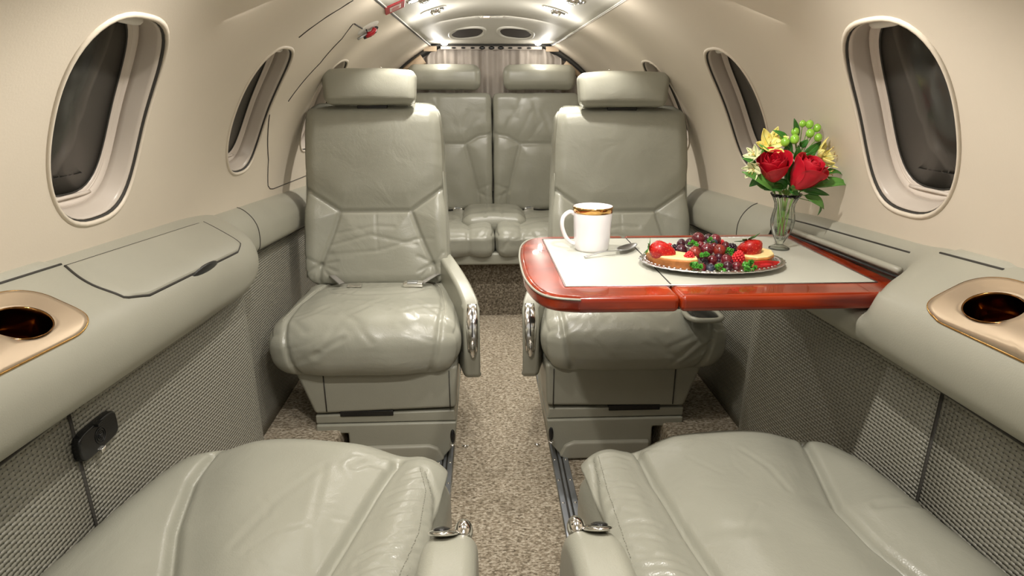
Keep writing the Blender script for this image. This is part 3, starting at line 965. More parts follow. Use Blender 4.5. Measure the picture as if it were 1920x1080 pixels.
def swivel_seat(side):
    cx = side * .400 + (-.005 if side < 0 else -.005)
    word = 'left' if side < 0 else 'right'
    s = root('swivel_seat', (cx, 1.87, 0), ('grey-green leather cabin seat facing forward left of the aisle, fully in view' if side < 0 else
             'grey-green leather cabin seat facing forward right of the aisle, behind the folding table'), 'seat', 'forward-facing leather seats in mid cabin')
    # --- seat cushion
    H = (.285, .225, .088)

    def shp(Q, U):
        P = Q.copy(); ux, uy, uz = U.T
        P[:, 0] *= 1 - .10 * (uy + 1) / 2
        P[:, 0] *= 1 - .05 * np.maximum(0, -uz)
        top = np.maximum(0, uz)
        P[:, 2] += top * (.012 * (1 - ux ** 2) - .016 * (1 - ux ** 2) * np.clip(uy + .3, 0, 1))
        P[:, 2] -= .014 * np.maximum(0, -uy) ** 3 * top
        P[:, 1] -= .018 * (1 - ux ** 2) * np.maximum(0, -uy) * (1 - .6 * np.maximum(0, -uz))
        return P + np.array([cx, 1.865, .380])
    xs = .225
    seams = [[(sg * .175, .225), (sg * .215, .12), (sg * .232, -.05), (sg * xs, -.17), (sg * .215, -.27), (sg * .20, -.40)] for sg in (-1, 1)]
    arc = [(-.17, .10), (-.14, .045), (-.06, .02), (.04, .02), (.12, .035), (.155, .06), (.17, .11)]
    cz = creases(3 + side, 16, (-.19, .19, -.33, -.10), .16, .0017, .008, ang=[.6, -.6, .8, -.8]) + creases(9 + side, 10, (-.18, .18, .02, .2), .10, .0014, .006)

    def dsp(U, P, Q):
        T = np.stack([Q[:, 0], front_coord(U, H)], 1); ok = (U[:, 2] > .999) | (U[:, 1] < -.999)
        d = np.full(len(T), 9.)
        for q in seams: d = np.minimum(d, segd(T, q))
        o = -.0085 * np.exp(-(d / .0065) ** 2) + .008 * (1 - np.exp(-(d / .05) ** 2))
        o += -.004 * np.exp(-(segd(T, arc) / .016) ** 2) + .004 * np.exp(-(segd(T, [(a, b - .035) for a, b in arc]) / .02) ** 2)
        for q, dp, w in cz: o += -dp * np.exp(-(segd(T, q) / w) ** 2) + dp * .6 * np.exp(-((segd(T, q) - 2 * w) / w) ** 2)
        return np.where(ok, o, 0) + rnd_noise(P, 14, .0022)
    cu, P, N = cushion('seat_cushion', H, .070, (84, 66, 30), shp, dsp, 'leather', s)
    for sg in (-1, 1):
        stitches('stitching', s, P, N, [(cx + sg * (.170 + .008), 2.06), (cx + sg * (.20 + .008), 1.97), (cx + sg * (.222 + .008), 1.80), (cx + sg * .236, 1.70)], [0, 1], (0, 0, 1), r=.0008)
    # --- backrest
    HB = (.240, .312, .062); bx_ = cx + (-.014 if side < 0 else .028); bz_ = 0 if side < 0 else -.008; fr = frame((bx_, 2.158, .752 + bz_), .19)

    def shb(Q, U):
        x, v, w = Q.T; ux, uv, uw = U.T
        x = x * (1 - .055 * uv - .03 * np.maximum(0, uv - .6) / .4) * (1 - .05 * np.maximum(0, -uv - .8) / .2)
        w = w + .020 * np.abs(ux) ** 2.2 * np.clip(.4 - uv, 0, 1) * np.maximum(0, uw) + .012 * (1 - ux ** 2) * np.maximum(0, uw) * np.clip(uv, 0, 1)
        w = w - .05 * np.clip((uv - .75) / .25, 0, 1) ** 2 * np.maximum(0, uw)
        return fr(x, v, w)
    bs = [[(-.118, -.055), (.118, -.055)]]
    for sg in (-1, 1):
        bs += [[(sg * .118, -.055), (sg * .235, .025), (sg * .26, .045)], [(sg * .118, -.055), (sg * .142, -.13), (sg * .178, -.225), (sg * .20, -.31)]]
    bw_ = []
    for sg in (-1, 1):
        for a in (-2.6, -2.2, -1.1, -.5, .2, .9, 2.6): bw_.append(([(sg * .182, -.235), (sg * .182 + .055 * math.cos(a), -.235 + .05 * math.sin(a))], .003, .0045))
    bw_ += [([(-.13, -.13), (0, -.105), (.06, -.11)], .002, .005), ([(-.15, -.17), (-.02, -.135), (.13, -.17)], .0022, .005), ([(-.16, -.20), (.0, -.19), (.14, -.15)], .0018, .005)]
    bw_ += creases(21 + side, 3, (-.17, .17, -.28, -.1), .10, .0018, .005, ang=[.2, -.3, 2.9])

    def dsb(U, P, Q):
        T = Q[:, :2]; ok = U[:, 2] > .999; d = np.full(len(T), 9.)
        for q in bs: d = np.minimum(d, segd(T, q))
        o = -.010 * np.exp(-(d / .0052) ** 2) + .012 * (1 - np.exp(-(d / .045) ** 2))
        o += -.0015 * np.exp(-(segd(T, [(0, -.06), (.004, -.19)]) / .003) ** 2)
        for q, dp, w in bw_: o += -dp * np.exp(-(segd(T, q) / w) ** 2)
        return np.where(ok, o, 0) + rnd_noise(P, 9, .002, 3.)
    cushion('backrest', HB, .045, (96, 120, 16), shb, dsb, 'leather', s)
    # welt down the outer edges of the backrest
    for sg in (-1, 1):
        pts = [fr(np.array([sg * .232 * (1 - .055 * v)]), np.array([v * .312]), np.array([.052]))[0] for v in np.linspace(-.9, .25, 14)]
        tube('backrest_welt', pts, .0022, 'leather2', s, seg=6)
    # --- headrest
    HH = (.150, .054, .040); fh = frame((bx_ - .002, 2.150, 1.108 + bz_), .10)

    def shh(Q, U):
        x, v, w = Q.T; ux, uv, uw = U.T
        return fh(x * (1 + .03 * uv), v + .007 * (1 - ux ** 2) * np.maximum(0, uv), w + .010 * (1 - ux ** 2) * (1 - uv ** 2))
    cushion('headrest', HH, .022, (40, 16, 12), shh, lambda U, P, Q: rnd_noise(P, 16, .0022, 5.) - .003 * np.exp(-((Q[:, 1] + .043) / .003) ** 2) * (U[:, 2] > .99), 'leather2', s)
    box('headrest_post', bx_ - .05, bx_ + .05, 2.15, 2.17, 1.02, 1.08, 'black', s, .003)
    # --- apron below the cushion
    a = -side                                        # towards the aisle
    def X(v): return cx + a * v
    ap = prism('seat_apron', [(X(-.215), .320), (X(.268), .320), (X(.262), .180), (X(-.165), .168)], 1.672, 2.05, 'Y', 'leather2', s, .012)
    for v0, v1 in ((-.128, -.115), (.243, .243)):
        box('apron_seam', *sorted((X(v0) - .0012, X(v0) + .0012)), 1.6685, 1.673, .178, .305, 'seam', s, 0)
    # --- base
    prism('base_cover', [(X(-.165), .162), (X(.255), .170), (X(.260), .135), (X(-.165), .135)], 1.675, 2.02, 'Y', 'leather2', s, .004)
    prism('base_frame', [(X(-.165), .133), (X(.262), .133), (X(.255), .06), (X(.215), .005), (X(-.070), .005), (X(-.070), .102), (X(-.165), .102)], 1.668, 2.02, 'Y', 'leather2', s, .006)
    kp = prism('kick_panel', [(X(-.062), .058), (X(.175), .060), (X(.205), .048), (X(.222), .010), (X(.200), -.002), (X(.12), .0), (X(-.062), .012)], 1.655, 1.70, 'Y', 'lid', s, .008)
    box('base_gap', *sorted((X(-.09), X(.07))), 1.672, 1.70, .158, .176, 'black', s, .002)
    hv, hf = ell_vf((X(.248), 1.668, .085), (.008, .010, .024), 16, 10); link('latch_opening', mesh('latch_opening', hv, hf), 'black', s)
    tube('latch_lever', [Vector((X(.238), 1.659, .066)), Vector((X(.247), 1.655, .060)), Vector((X(.256), 1.659, .066))], .003, 'chrome', s, seg=8)
    # --- aisle armrest with lever plate
    x0, x1 = sorted((side * .112 - .004, side * .062 - .004))
    pr = smooth_poly([(2.12, .560, 0), (2.03, .553, 0), (1.92, .538, 0), (1.83, .518, 0), (1.755, .485, 0), (1.715, .430, 0), (1.706, .350, 0), (1.712, .262, 0)], 5)
    pts = [(p.x, p.y) for p in pr] + [(1.74, .248), (2.0, .285), (2.12, .33)]
    ar = prism('armrest', pts, x0, x1, 'X', 'leather2', s, .013, 4)
    for v_ in ar.data.vertices: v_.co.x += side * .30 * max(0, v_.co.y - 1.75)
    xm = (x0 + x1) / 2
    fpts = [Vector((xm, p[0] - .0015, p[1])) for p in pts if .345 < p[1] < .487][:30]
    V, Fc = tube_vf(fpts, [.012 + .006 * math.sin(PI * min(1, .15 + i / (len(fpts) - 1) * .7)) for i in range(len(fpts))], seg=14, flat=.22)
    link('lever_plate', mesh('lever_plate', V, Fc), 'chrome', ar)
    tube('lever_slot', [p + Vector((0, -.0058, 0)) for p in fpts[1:int(len(fpts) * .75)]], .0017, 'black', ar, seg=6)
    q = fpts[-1] + Vector((0, -.008, .010)); V, Fc = ell_vf(q, (.0105, .009, .026), 14, 10); link('recline_lever', mesh('recline_lever', V, Fc), 'chrome', ar)
    # armrest on the outboard side is folded down beside the cushion: pocket with pale rim
    if side > 0:
        c0 = at(1312, 583, Z=.488)
        rim = [Vector((c0.x + .048 * math.copysign(abs(math.cos(t)) ** .6, math.cos(t)), c0.y + .052 * math.copysign(abs(math.sin(t)) ** .6, math.sin(t)) - .022, .486)) for t in np.linspace(0, 2 * PI, 33)[:-1]]
        tube('pocket_rim', rim, .008, 'leather2', s, seg=8, closed=True)
        link('pocket_recess', mesh('pocket_recess', *ell_vf((c0.x, c0.y - .022, .486), (.043, .047, .006), 20, 8)), 'black', s)
    # --- seat belt
    for bx, sg, up_ in ((.115, 1, 0), (-.10, -1, 0)):
        bxw = cx + bx; yb, zb = 1.978, .480
        bp_ = smooth_poly([(cx + bx * 1.72, 2.06, .49), (cx + bx * 1.60, 2.02, .500), (cx + bx * 1.25, 1.985, .484)], 5)
        be = tube('seat_belt', bp_, .012, 'web', s, seg=8, flat=.22)
        if sg > 0:
            bb = box('buckle', bxw - .034, bxw + .032, yb - .022, yb + .010, zb - .004, zb + .012, 'chrome', be, .004)
            box('buckle_flap', bxw - .020, bxw + .014, yb - .0245, yb + .004, zb + .010, zb + .015, 'steel', be, .002)
            tube('buckle_bar', [Vector((bxw - .030, yb - .015, zb + .004)), Vector((bxw - .034, yb, zb + .006)), Vector((bxw - .030, yb + .012, zb + .004))], .0025, 'chrome', be, seg=6)
        else:
            box('buckle_tongue', bxw - .004, bxw + .044, yb - .018, yb + .006, zb - .002, zb + .006, 'chrome', be, .002)
    return s


swivel_seat(-1); swivel_seat(1)


# --- rear bench
bn = root('rear_bench', (0, 3.15, 0), 'grey-green leather two-place bench across the rear of the cabin below the curtain', 'bench')
for sg in (-1, 1):
    cx = sg * .238
    H = (.237, .25, .078)

    def shp(Q, U):
        P = Q.copy(); ux, uy, uz = U.T
        top = np.maximum(0, uz)
        P[:, 2] += top * (.030 * np.exp(-((ux - (-sg) * 1.0) / .50) ** 2) * np.clip(.45 + .75 * uy, 0, 1) - .006 * (1 - ux ** 2))
        P[:, 2] -= .02 * np.maximum(0, -uy) ** 3 * top
        return P + np.array([cx, 3.13, .395])
    cz = creases(40 + sg, 12, (-.2, .2, -.2, .2), .16, .004, .008) + creases(50 + sg, 8, (-.2, .2, -.32, -.15), .10, .004, .007, ang=[1.2, 1.9])
    sm = [[(-sg * .12, .25), (-sg * .10, .0), (-sg * .11, -.2), (-sg * .11, -.40)], [(-sg * .10, .02), (sg * .02, .06), (sg * .12, .14), (sg * .16, .25)]]

    def dsp(U, P, Q, H=H, sm=sm, cz=cz):
        T = np.stack([Q[:, 0], front_coord(U, H)], 1); ok = (U[:, 2] > .999) | (U[:, 1] < -.999); d = np.minimum(segd(T, sm[0]), segd(T, sm[1]))
        o = -.007 * np.exp(-(d / .007) ** 2) + .008 * (1 - np.exp(-(d / .04) ** 2))
        for q, dp, w in cz: o += -dp * np.exp(-(segd(T, q) / w) ** 2)
        return np.where(ok, o, 0) + rnd_noise(P, 12, .005, 7. + sg)
    cushion('seat_cushion', H, .055, (52, 52, 22), shp, dsp, 'leather', bn)
    HB = (.236, .312, .055); fr = frame((cx, 3.45, .775), .10)

    def shb(Q, U, fr=fr):
        x, v, w = Q.T; ux, uv, uw = U.T
        return fr(x, v, w + .010 * (1 - ux ** 2) * np.maximum(0, uw) + .010 * np.exp(-((ux + sg) / .3) ** 2) * np.clip(.2 - uv, 0, 1) * np.maximum(0, uw))
    ki = -sg
    bs = [[(sg * .24, .045), (ki * .09, .045)], [(ki * .09, .045), (ki * .16, .085), (ki * .24, .10)], [(ki * .09, .045), (ki * .115, -.05), (ki * .155, -.22), (ki * .16, -.32)]]
    bw_ = creases(60 + sg, 10, (-.2, .2, .06, .26), .14, .003, .012, ang=[1.4, 1.8, 1.0]) + [([(ki * .15, -.20), (ki * .22, -.17)], .004, .005), ([(ki * .15, -.21), (ki * .22, -.24)], .004, .005), ([(ki * .16, -.19), (ki * .2, -.26)], .003, .005)]

    def dsb(U, P, Q, bs=bs, bw_=bw_):
        T = Q[:, :2]; ok = U[:, 2] > .999; d = np.full(len(T), 9.)
        for q in bs: d = np.minimum(d, segd(T, q))
        o = -.010 * np.exp(-(d / .006) ** 2) + .010 * (1 - np.exp(-(d / .04) ** 2))
        for q, dp, w in bw_: o += -dp * np.exp(-(segd(T, q) / w) ** 2)
        return np.where(ok, o, 0) + rnd_noise(P, 11, .004, 11. + sg)
    cushion('backrest', HB, .035, (60, 76, 10), shb, dsb, 'leather', bn)
    HH = (.190, .064, .045); fh = frame((cx + sg * .012, 3.425, 1.165), .05)
    cushion('headrest', HH, .040, (40, 18, 12), lambda Q, U, fh=fh: fh(Q[:, 0], Q[:, 1] + .004 * (1 - U[:, 0] ** 2), Q[:, 2] + .012 * (1 - U[:, 1] ** 2)), lambda U, P, Q: rnd_noise(P, 12, .003, 2.), 'leather2', bn)
    bx = sg * .195 + .0
    b_ = tube('seat_belt', [Vector((bx + sg * .10, 3.385, .475)), Vector((bx + sg * .03, 3.355, .482))], .014, 'web', bn, seg=8, flat=.25)
    box('buckle', bx - .026, bx + .026, 3.33, 3.355, .474, .488, 'chrome', b_, .003)
    box('buckle_flap', bx - .014, bx + .014, 3.326, 3.35, .487, .492, 'steel', b_, .001)
box('bench_base', -.47, .47, 2.90, 3.38, .285, .345, 'leather2', bn, .01)
def pad(Q, U):
    P = Q.copy(); P[:, 2] *= 1 - .25 * U[:, 0] ** 2; return P + np.array([0, 3.20, .462])
pdl = [[(-.045, -.17), (-.035, .17)], [(.035, -.17), (.045, .17)]]
cushion('centre_pad', (.165, .185, .052), .051, (44, 44, 14), pad, lambda U, P, Q: -.004 * np.exp(-(np.minimum(segd(Q[:, :2], pdl[0]), segd(Q[:, :2], pdl[1])) / .004) ** 2) * (U[:, 2] > .99) + rnd_noise(P, 12, .005, 4.), 'leather', bn)

# --- near seats, facing aft; only the cushions, armrests and reclined backs come into the frame
def near_seat(side):
    word = 'left' if side < 0 else 'right'
    lab = ('leather seat facing aft in the left foreground, its front edge towards the left swivel seat' if side < 0 else 'leather seat facing aft in the right foreground, nearest the folding table')
    cx, cy, rot = (-.405, .820, -.13) if side < 0 else (.400, .815, .10)
    s = root('aft_facing_seat', (cx, cy, 0), lab, 'seat', 'aft-facing leather seats in the foreground')
    H = (.272, .245, .095); cr_, sr_ = math.cos(rot), math.sin(rot)

    def w(x, y): return cx + x * cr_ - y * sr_, cy + x * sr_ + y * cr_

    def shp(Q, U):
        P = Q.copy(); ux, uy, uz = U.T; top = np.maximum(0, uz)
        P[:, 0] *= 1 + .03 * (-uy)
        P[:, 2] += top * (.012 * (1 - ux ** 4) - .012 * np.exp(-(ux / .6) ** 2) * np.clip(.6 - uy, 0, 1))
        P[:, 2] -= .016 * np.maximum(0, uy) ** 3 * top
        P[:, 1] += .016 * (1 - ux ** 2) * np.maximum(0, uy)
        x = P[:, 0] * cr_ - P[:, 1] * sr_; y = P[:, 0] * sr_ + P[:, 1] * cr_
        return np.stack([cx + x, cy + y, P[:, 2] + .352], 1)

    def loc(px, py, z=.455):
        p = at(px, py, Z=z); dx, dy = p.x - cx, p.y - cy; return (dx * cr_ + dy * sr_, -dx * sr_ + dy * cr_)
    if side < 0:
        inner = [loc(748, 866), loc(705, 925), loc(650, 1010), loc(600, 1080), loc(560, 1140)]
        outer = [loc(392, 845), loc(358, 900), loc(330, 990), loc(318, 1080), loc(316, 1150)]
        welt = [loc(792, 884), loc(803, 925), loc(790, 1000), loc(765, 1060), loc(745, 1110)]
        wr = [([loc(600, 905), loc(520, 960), loc(440, 1040)], .0008, .007), ([loc(610, 900), loc(588, 990), loc(585, 1070)], .0008, .006), ([loc(720, 880), loc(690, 882), loc(665, 895)], .003, .008)]
    else:
        inner = [loc(1192, 838), loc(1225, 905), loc(1290, 1000), loc(1345, 1075), loc(1380, 1130)]
        outer = [loc(1512, 815), loc(1535, 870), loc(1570, 950), loc(1640, 1020), loc(1720, 1085)]
        welt = [loc(1118, 858), loc(1135, 925), loc(1165, 1010), loc(1190, 1080), loc(1205, 1120)]
        wr = [([loc(1390, 870), loc(1440, 900), loc(1475, 935)], .0009, .005), ([loc(1290, 960), loc(1330, 1000), loc(1420, 1010)], .001, .010), ([loc(1640, 960), loc(1690, 965), loc(1730, 945)], .002, .006)]
    cz = creases(80 + side, 14, (-side * .27 if side < 0 else -.27, 0, -.2, .2), .08, .0007, .004)
    r_ = random.Random(5 + side)
    # short pull wrinkles crossing the aisle-side bolster
    for i in range(15):
        t = (i + .5) / 15 * (len(welt) - 1); k = min(int(t), len(welt) - 2); f = t - k
        a = [welt[k][j] * (1 - f) + welt[k + 1][j] * f for j in (0, 1)]; b = [inner[k][j] * (1 - f) + inner[k + 1][j] * f for j in (0, 1)]
        e = r_.uniform(.25, .75); st = r_.uniform(.05, .2)
        wr.append(([(a[0] + (b[0] - a[0]) * st, a[1] + (b[1] - a[1]) * st), (a[0] + (b[0] - a[0]) * e, a[1] + (b[1] - a[1]) * e - .022)], .0014, .004))

    def dsp(U, P, Q):
        T = Q[:, :2]; ok = (U[:, 2] > .999)
        di, do, dw = segd(T, inner), segd(T, outer), segd(T, welt); d = np.minimum(di, do)
        o = -.016 * np.exp(-(d / .008) ** 2) + .024 * (1 - np.exp(-(d / .055) ** 2)) - .0045 * np.exp(-(dw / .0035) ** 2)
        for q, dp, w_ in wr + cz: o += -dp * np.exp(-(segd(T, q) / w_) ** 2) + dp * .5 * np.exp(-((segd(T, q) - 2 * w_) / w_) ** 2)
        return np.where(ok, o, 0) + rnd_noise(P, 9, .003, 20. + side)
    cu, P, N = cushion('seat_cushion', H, .075, (150, 130, 30), shp, dsp, 'leather', s)
    for off in (-.0042, .0042):
        pl = [w(x + off, y) for x, y in welt]; stitches('stitching', s, P, N, pl, [0, 1], (0, 0, 1), off=.0008, dash=.0034, gap=.0022, r=.00055, material='lid')
    # outboard edge welt with pale stitches
    ed = [w(side * .262, y) for y in np.linspace(.20, -.235, 8)]
    stitches('edge_stitching', s, P, N, ed, [0, 1], (0, 0, 1), off=.001, dash=.0045, gap=.003, r=.0007)
    prism('seat_apron', [w(-.25, .20), w(.25, .20), w(.25, -.24), w(-.25, -.24)], .165, .31, 'Z', 'leather2', s, .02)
    prism('seat_base', [w(-.20, .12), w(.20, .12), w(.20, -.20), w(-.20, -.20)], .0, .17, 'Z', 'leather2', s, .01)
    # reclined back, below the line of sight
    fr_o = np.array([cx + side * .012, .585, .470]); upv = np.array([0, -math.cos(.50), math.sin(.50)]); outv = np.array([0, math.sin(.50), math.cos(.50)])
    HB = (.25, .30, .05)

    def shb(Q, U):
        x, v, w_ = Q.T; v = v + .30
        return fr_o + np.stack([x * (1 - .05 * U[:, 1]), 0 * x, 0 * x], 1) + v[:, None] * upv + (w_ - .04 + .010 * (1 - U[:, 0] ** 2) * np.maximum(0, U[:, 2]))[:, None] * outv
    cushion('backrest', HB, .045, (50, 60, 10), shb, lambda U, P, Q: np.where(U[:, 2] > .99, -.008 * np.exp(-(np.minimum(segd(Q[:, :2], [(-.11, -.3), (-.11, .0), (-.25, .1)]), segd(Q[:, :2], [(.11, -.3), (.11, .0), (.25, .1)])) / .006) ** 2), 0) + rnd_noise(P, 9, .003, 1.), 'leather', s)
    # aisle armrest
    xm = -.098 if side < 0 else .078
    pr = smooth_poly([(.20, .615, 0), (.40, .615, 0), (.54, .608, 0), (.625, .580, 0), (.668, .535, 0), (.684, .47, 0), (.684, .38, 0)], 6)
    pts = [(p.x, p.y) for p in pr] + [(.66, .31), (.40, .30), (.20, .31)]
    ar = prism('armrest', pts, xm - .034, xm + .034, 'X', 'leather2', s, .021, 5)
    ei = xm - side * .0345
    for rr, r2 in ((.064, .0016), (.056, .0011)):
        tube('side_seam', [Vector((ei, .565 + rr * math.cos(t), .455 + rr * math.sin(t))) for t in np.linspace(0, 2 * PI, 37)[:-1]], r2, 'seam', ar, seg=6, closed=True)
    V, Fc = ell_vf((0, 0, 0), (.0195, .030, .005), 22, 10, Matrix.Rotation(-.62, 3, 'X'))
    pc = Vector((xm + side * .008, .632, .580))
    link('lever_plate', mesh('lever_plate', [pc + Vector(p) for p in V], Fc), 'chrome', ar)
    V, Fc = ell_vf((0, 0, 0), (.011, .020, .004), 16, 8, Matrix.Rotation(-.62, 3, 'X'))
    link('lever_slot', mesh('lever_slot', [pc + Vector((side * .002, .002, .003)) + Vector(p) for p in V], Fc), 'black', ar)
    V, Fc = ell_vf((xm - side * .016, .650, .566), (.012, .018, .014), 18, 12); link('recline_lever', mesh('recline_lever', V, Fc), 'chrome', ar)
    return s


near_seat(-1); near_seat(1)
#TABLE

# ------------------------------------------------------------------ folding table
TZ = .770
tb = root('folding_table', (.38, 1.2, TZ), 'red lacquered wooden folding table with grey leather inset, extended from the right console', 'table')
ol = [(.060, .985), (.10, .970), (.20, .966), (.40, .966), (.698, .966), (.698, 1.425), (.40, 1.425), (.095, 1.425), (.060, 1.410), (.035, 1.36), (.024, 1.28), (.022, 1.18), (.026, 1.08), (.038, 1.015)]
ol_s = []
for i in range(len(ol)):
    ol_s.append(ol[i])
left_arc = smooth_poly([(.10, 1.425, 0), (.060, 1.408, 0), (.036, 1.36, 0), (.025, 1.28, 0), (.022, 1.19, 0), (.025, 1.09, 0), (.040, 1.015, 0), (.066, .980, 0), (.11, .966, 0)], 6)
joint = .280
fr_pts = [(p.x, p.y) for p in left_arc] + [(joint - .0006, .966), (joint - .0006, 1.425)]
prism('frame_leaf', fr_pts, TZ - .030, TZ, 'Z', 'wood', tb, .010, 5)
prism('frame_leaf', [(joint + .0006, .966), (.700, .966), (.700, 1.425), (joint + .0006, 1.425)], TZ - .030, TZ, 'Z', 'wood', tb, .010, 5)
def inset(pts, nm='leather_inset'):
    return prism(nm, pts, TZ - .004, TZ + .0012, 'Z', 'inset', tb, .0008, 2)
inset([(.0925, 1.028), (.2795, 1.028), (.2795, 1.19), (.2795, 1.388), (.086, 1.388)])
inset([(.2825, 1.028), (.655, 1.028), (.655, 1.388), (.2825, 1.388)])
tube('inset_bead', [Vector(p) for p in [(.0905, 1.026, TZ + .0005), (.657, 1.026, TZ + .0005), (.657, 1.39, TZ + .0005), (.0838, 1.39, TZ + .0005)]], .0014, 'steel', tb, seg=6, closed=True)
tube('leaf_joint', [Vector((.281, 1.03, TZ + .0006)), Vector((.281, 1.386, TZ + .0006))], .0011, 'seam', tb, seg=5)
tube('edge_bead', [Vector((p.x - .0004, p.y, TZ - .004)) for p in left_arc], .0022, 'leather2', tb, seg=6)
prism('support_arm', [(.20, 1.05), (.70, 1.02), (.70, 1.10), (.20, 1.10)], TZ - .048, TZ - .030, 'Z', 'black', tb, .004)
box('under_panel', .12, .68, 1.0, 1.40, TZ - .036, TZ - .029, 'seam', tb, .002)
T = TZ + .0012

# mug
mp = at(1110, 446, Z=T + .001); mx, my = .182, 1.290
mg = root('coffee_mug', (mx, my, T), 'white china mug with a broad gold rim on the left of the table', 'mug')
H_ = .094
mv, mf = lathe_vf([(.001, .004), (.031, .0035), (.033, 0), (.0355, .001), (.0375, .006), (.0385, .02), (.0405, H_ * .6), (.0425, H_ - .001), (.0422, H_ + .0006), (.0410, H_ + .0006), (.0402, H_ - .002), (.038, H_ * .5), (.036, .010), (.030, .0065), (.001, .006)], 48, (mx, my, T))
link('mug_body', fixn(mesh('mug_body', mv, mf)), 'china', mg)
bv, bf = lathe_vf([(.0421, H_ - .0115), (.0424, H_ - .0115), (.0429, H_ - .001), (.0425, H_ + .0010), (.0418, H_ + .0010)], 48, (mx, my, T)); link('gold_rim', mesh('gold_rim', bv, bf), 'brass', mg)
hd = smooth_poly([(-.036, 0, .076), (-.050, -.003, .083), (-.064, -.005, .072), (-.066, -.006, .052), (-.058, -.004, .030), (-.046, -.001, .016), (-.034, 0, .012)], 6)
tube('mug_handle', [Vector((mx, my, T)) + p for p in hd], [.0055] * len(hd), 'china', mg, seg=12, flat=.8)

# spoon
sp = root('teaspoon', (.2, 1.26, T), 'steel teaspoon lying on the table between the mug and the fruit platter', 'spoon')
a_, b_ = at(1096, 482, Z=T + .003), at(1160, 470, Z=T + .010)
c_ = at(1190, 458, Z=T + .008)
hp = smooth_poly([a_, a_.lerp(b_, .5) + Vector((0, 0, .004)), b_], 8)
tube('spoon_handle', hp, [.0042 - .0022 * i / (len(hp) - 1) for i in range(len(hp))], 'steel', sp, seg=8, flat=.35)
d_ = (c_ - b_); L_ = d_.length + .006; ax = d_.normalized(); sd_ = Vector((-ax.y, ax.x, 0)).normalized(); V = []; Fc = []
for i in range(13):
    for k_ in range(16):
        r_ = i / 12; an = 2 * PI * k_ / 16
        x = r_ * math.cos(an); y = r_ * math.sin(an) * (1 - .15 * math.cos(an))
        V.append(b_ + ax * (L_ * .5 * (1 + x)) + sd_ * (y * .0145) + Vector((0, 0, -.0065 * (1 - r_ ** 2) + .001)))
for i in range(12):
    for k_ in range(16): Fc.append((i * 16 + k_, i * 16 + (k_ + 1) % 16, (i + 1) * 16 + (k_ + 1) % 16, (i + 1) * 16 + k_))
o = link('spoon_bowl', mesh('spoon_bowl', V, Fc), 'steel', sp); q = o.modifiers.new('s', 'SOLIDIFY'); q.thickness = .0011

# platter
pcx, pcy = .3965, 1.150
PA, PB = .142, .096
pl = root('oval_platter', (pcx, pcy, T), 'oval embossed silver foil platter holding the fruit and tart slices', 'platter')
def plat(prf, nm, mt):
    V = []; Fc = []; seg = 120
    for r_, z in prf:
        for k_ in range(seg):
            a = 2 * PI * k_ / seg; f = 1 + (.010 * math.cos(a * 40) if r_ > .97 else 0)
            V.append((pcx + PA * r_ * f * math.cos(a), pcy + PB * r_ * f * math.sin(a), T + z))
    for i in range(len(prf) - 1):
        for k_ in range(seg): Fc.append((i * seg + k_, i * seg + (k_ + 1) % seg, (i + 1) * seg + (k_ + 1) % seg, (i + 1) * seg + k_))
    return link(nm, mesh(nm, V, Fc), mt, pl)
plat([(.001, .004), (.62, .004), (.72, .006), (.80, .010), (.82, .0095)], 'platter_well', 'foil')
plat([(.82, .0095), (.86, .012), (.90, .0115), (.94, .0140), (.98, .0135), (1.0, .0125), (1.0, .0108), (.90, .008), (.74, .002), (.70, .0), (.001, .0)], 'platter_rim', 'foil')
for k_ in range(64):
    a = 2 * PI * k_ / 64
    V, Fc = ell_vf((pcx + PA * .925 * math.cos(a), pcy + PB * .925 * math.sin(a), T + .0133), (.0032, .0032, .0018), 8, 5)
    if k_ == 0: bm_ = mesh('rim_bead', [Vector(v) - Vector((pcx + PA * .925, pcy, T)) for v in V], Fc); bm_.materials.append(M['foil']); bm_.polygons.foreach_set('use_smooth', [True] * len(bm_.polygons))
    o = bpy.data.objects.new('rim_bead', bm_); C.objects.link(o); o.parent = pl; o.location = Vector((PA * .925 * math.cos(a), PB * .925 * math.sin(a), 0))


# fruit. positions read from a close view of the platter: crop pixel -> photo pixel
def fp(x, y, Y): return at(1180 + x / 6.857, 420 + y / 6.857, Y=Y)
ZP = T + .005
def px2m(d, Y): return d / 6.857 / F * (Y * .95 + .12) / 2


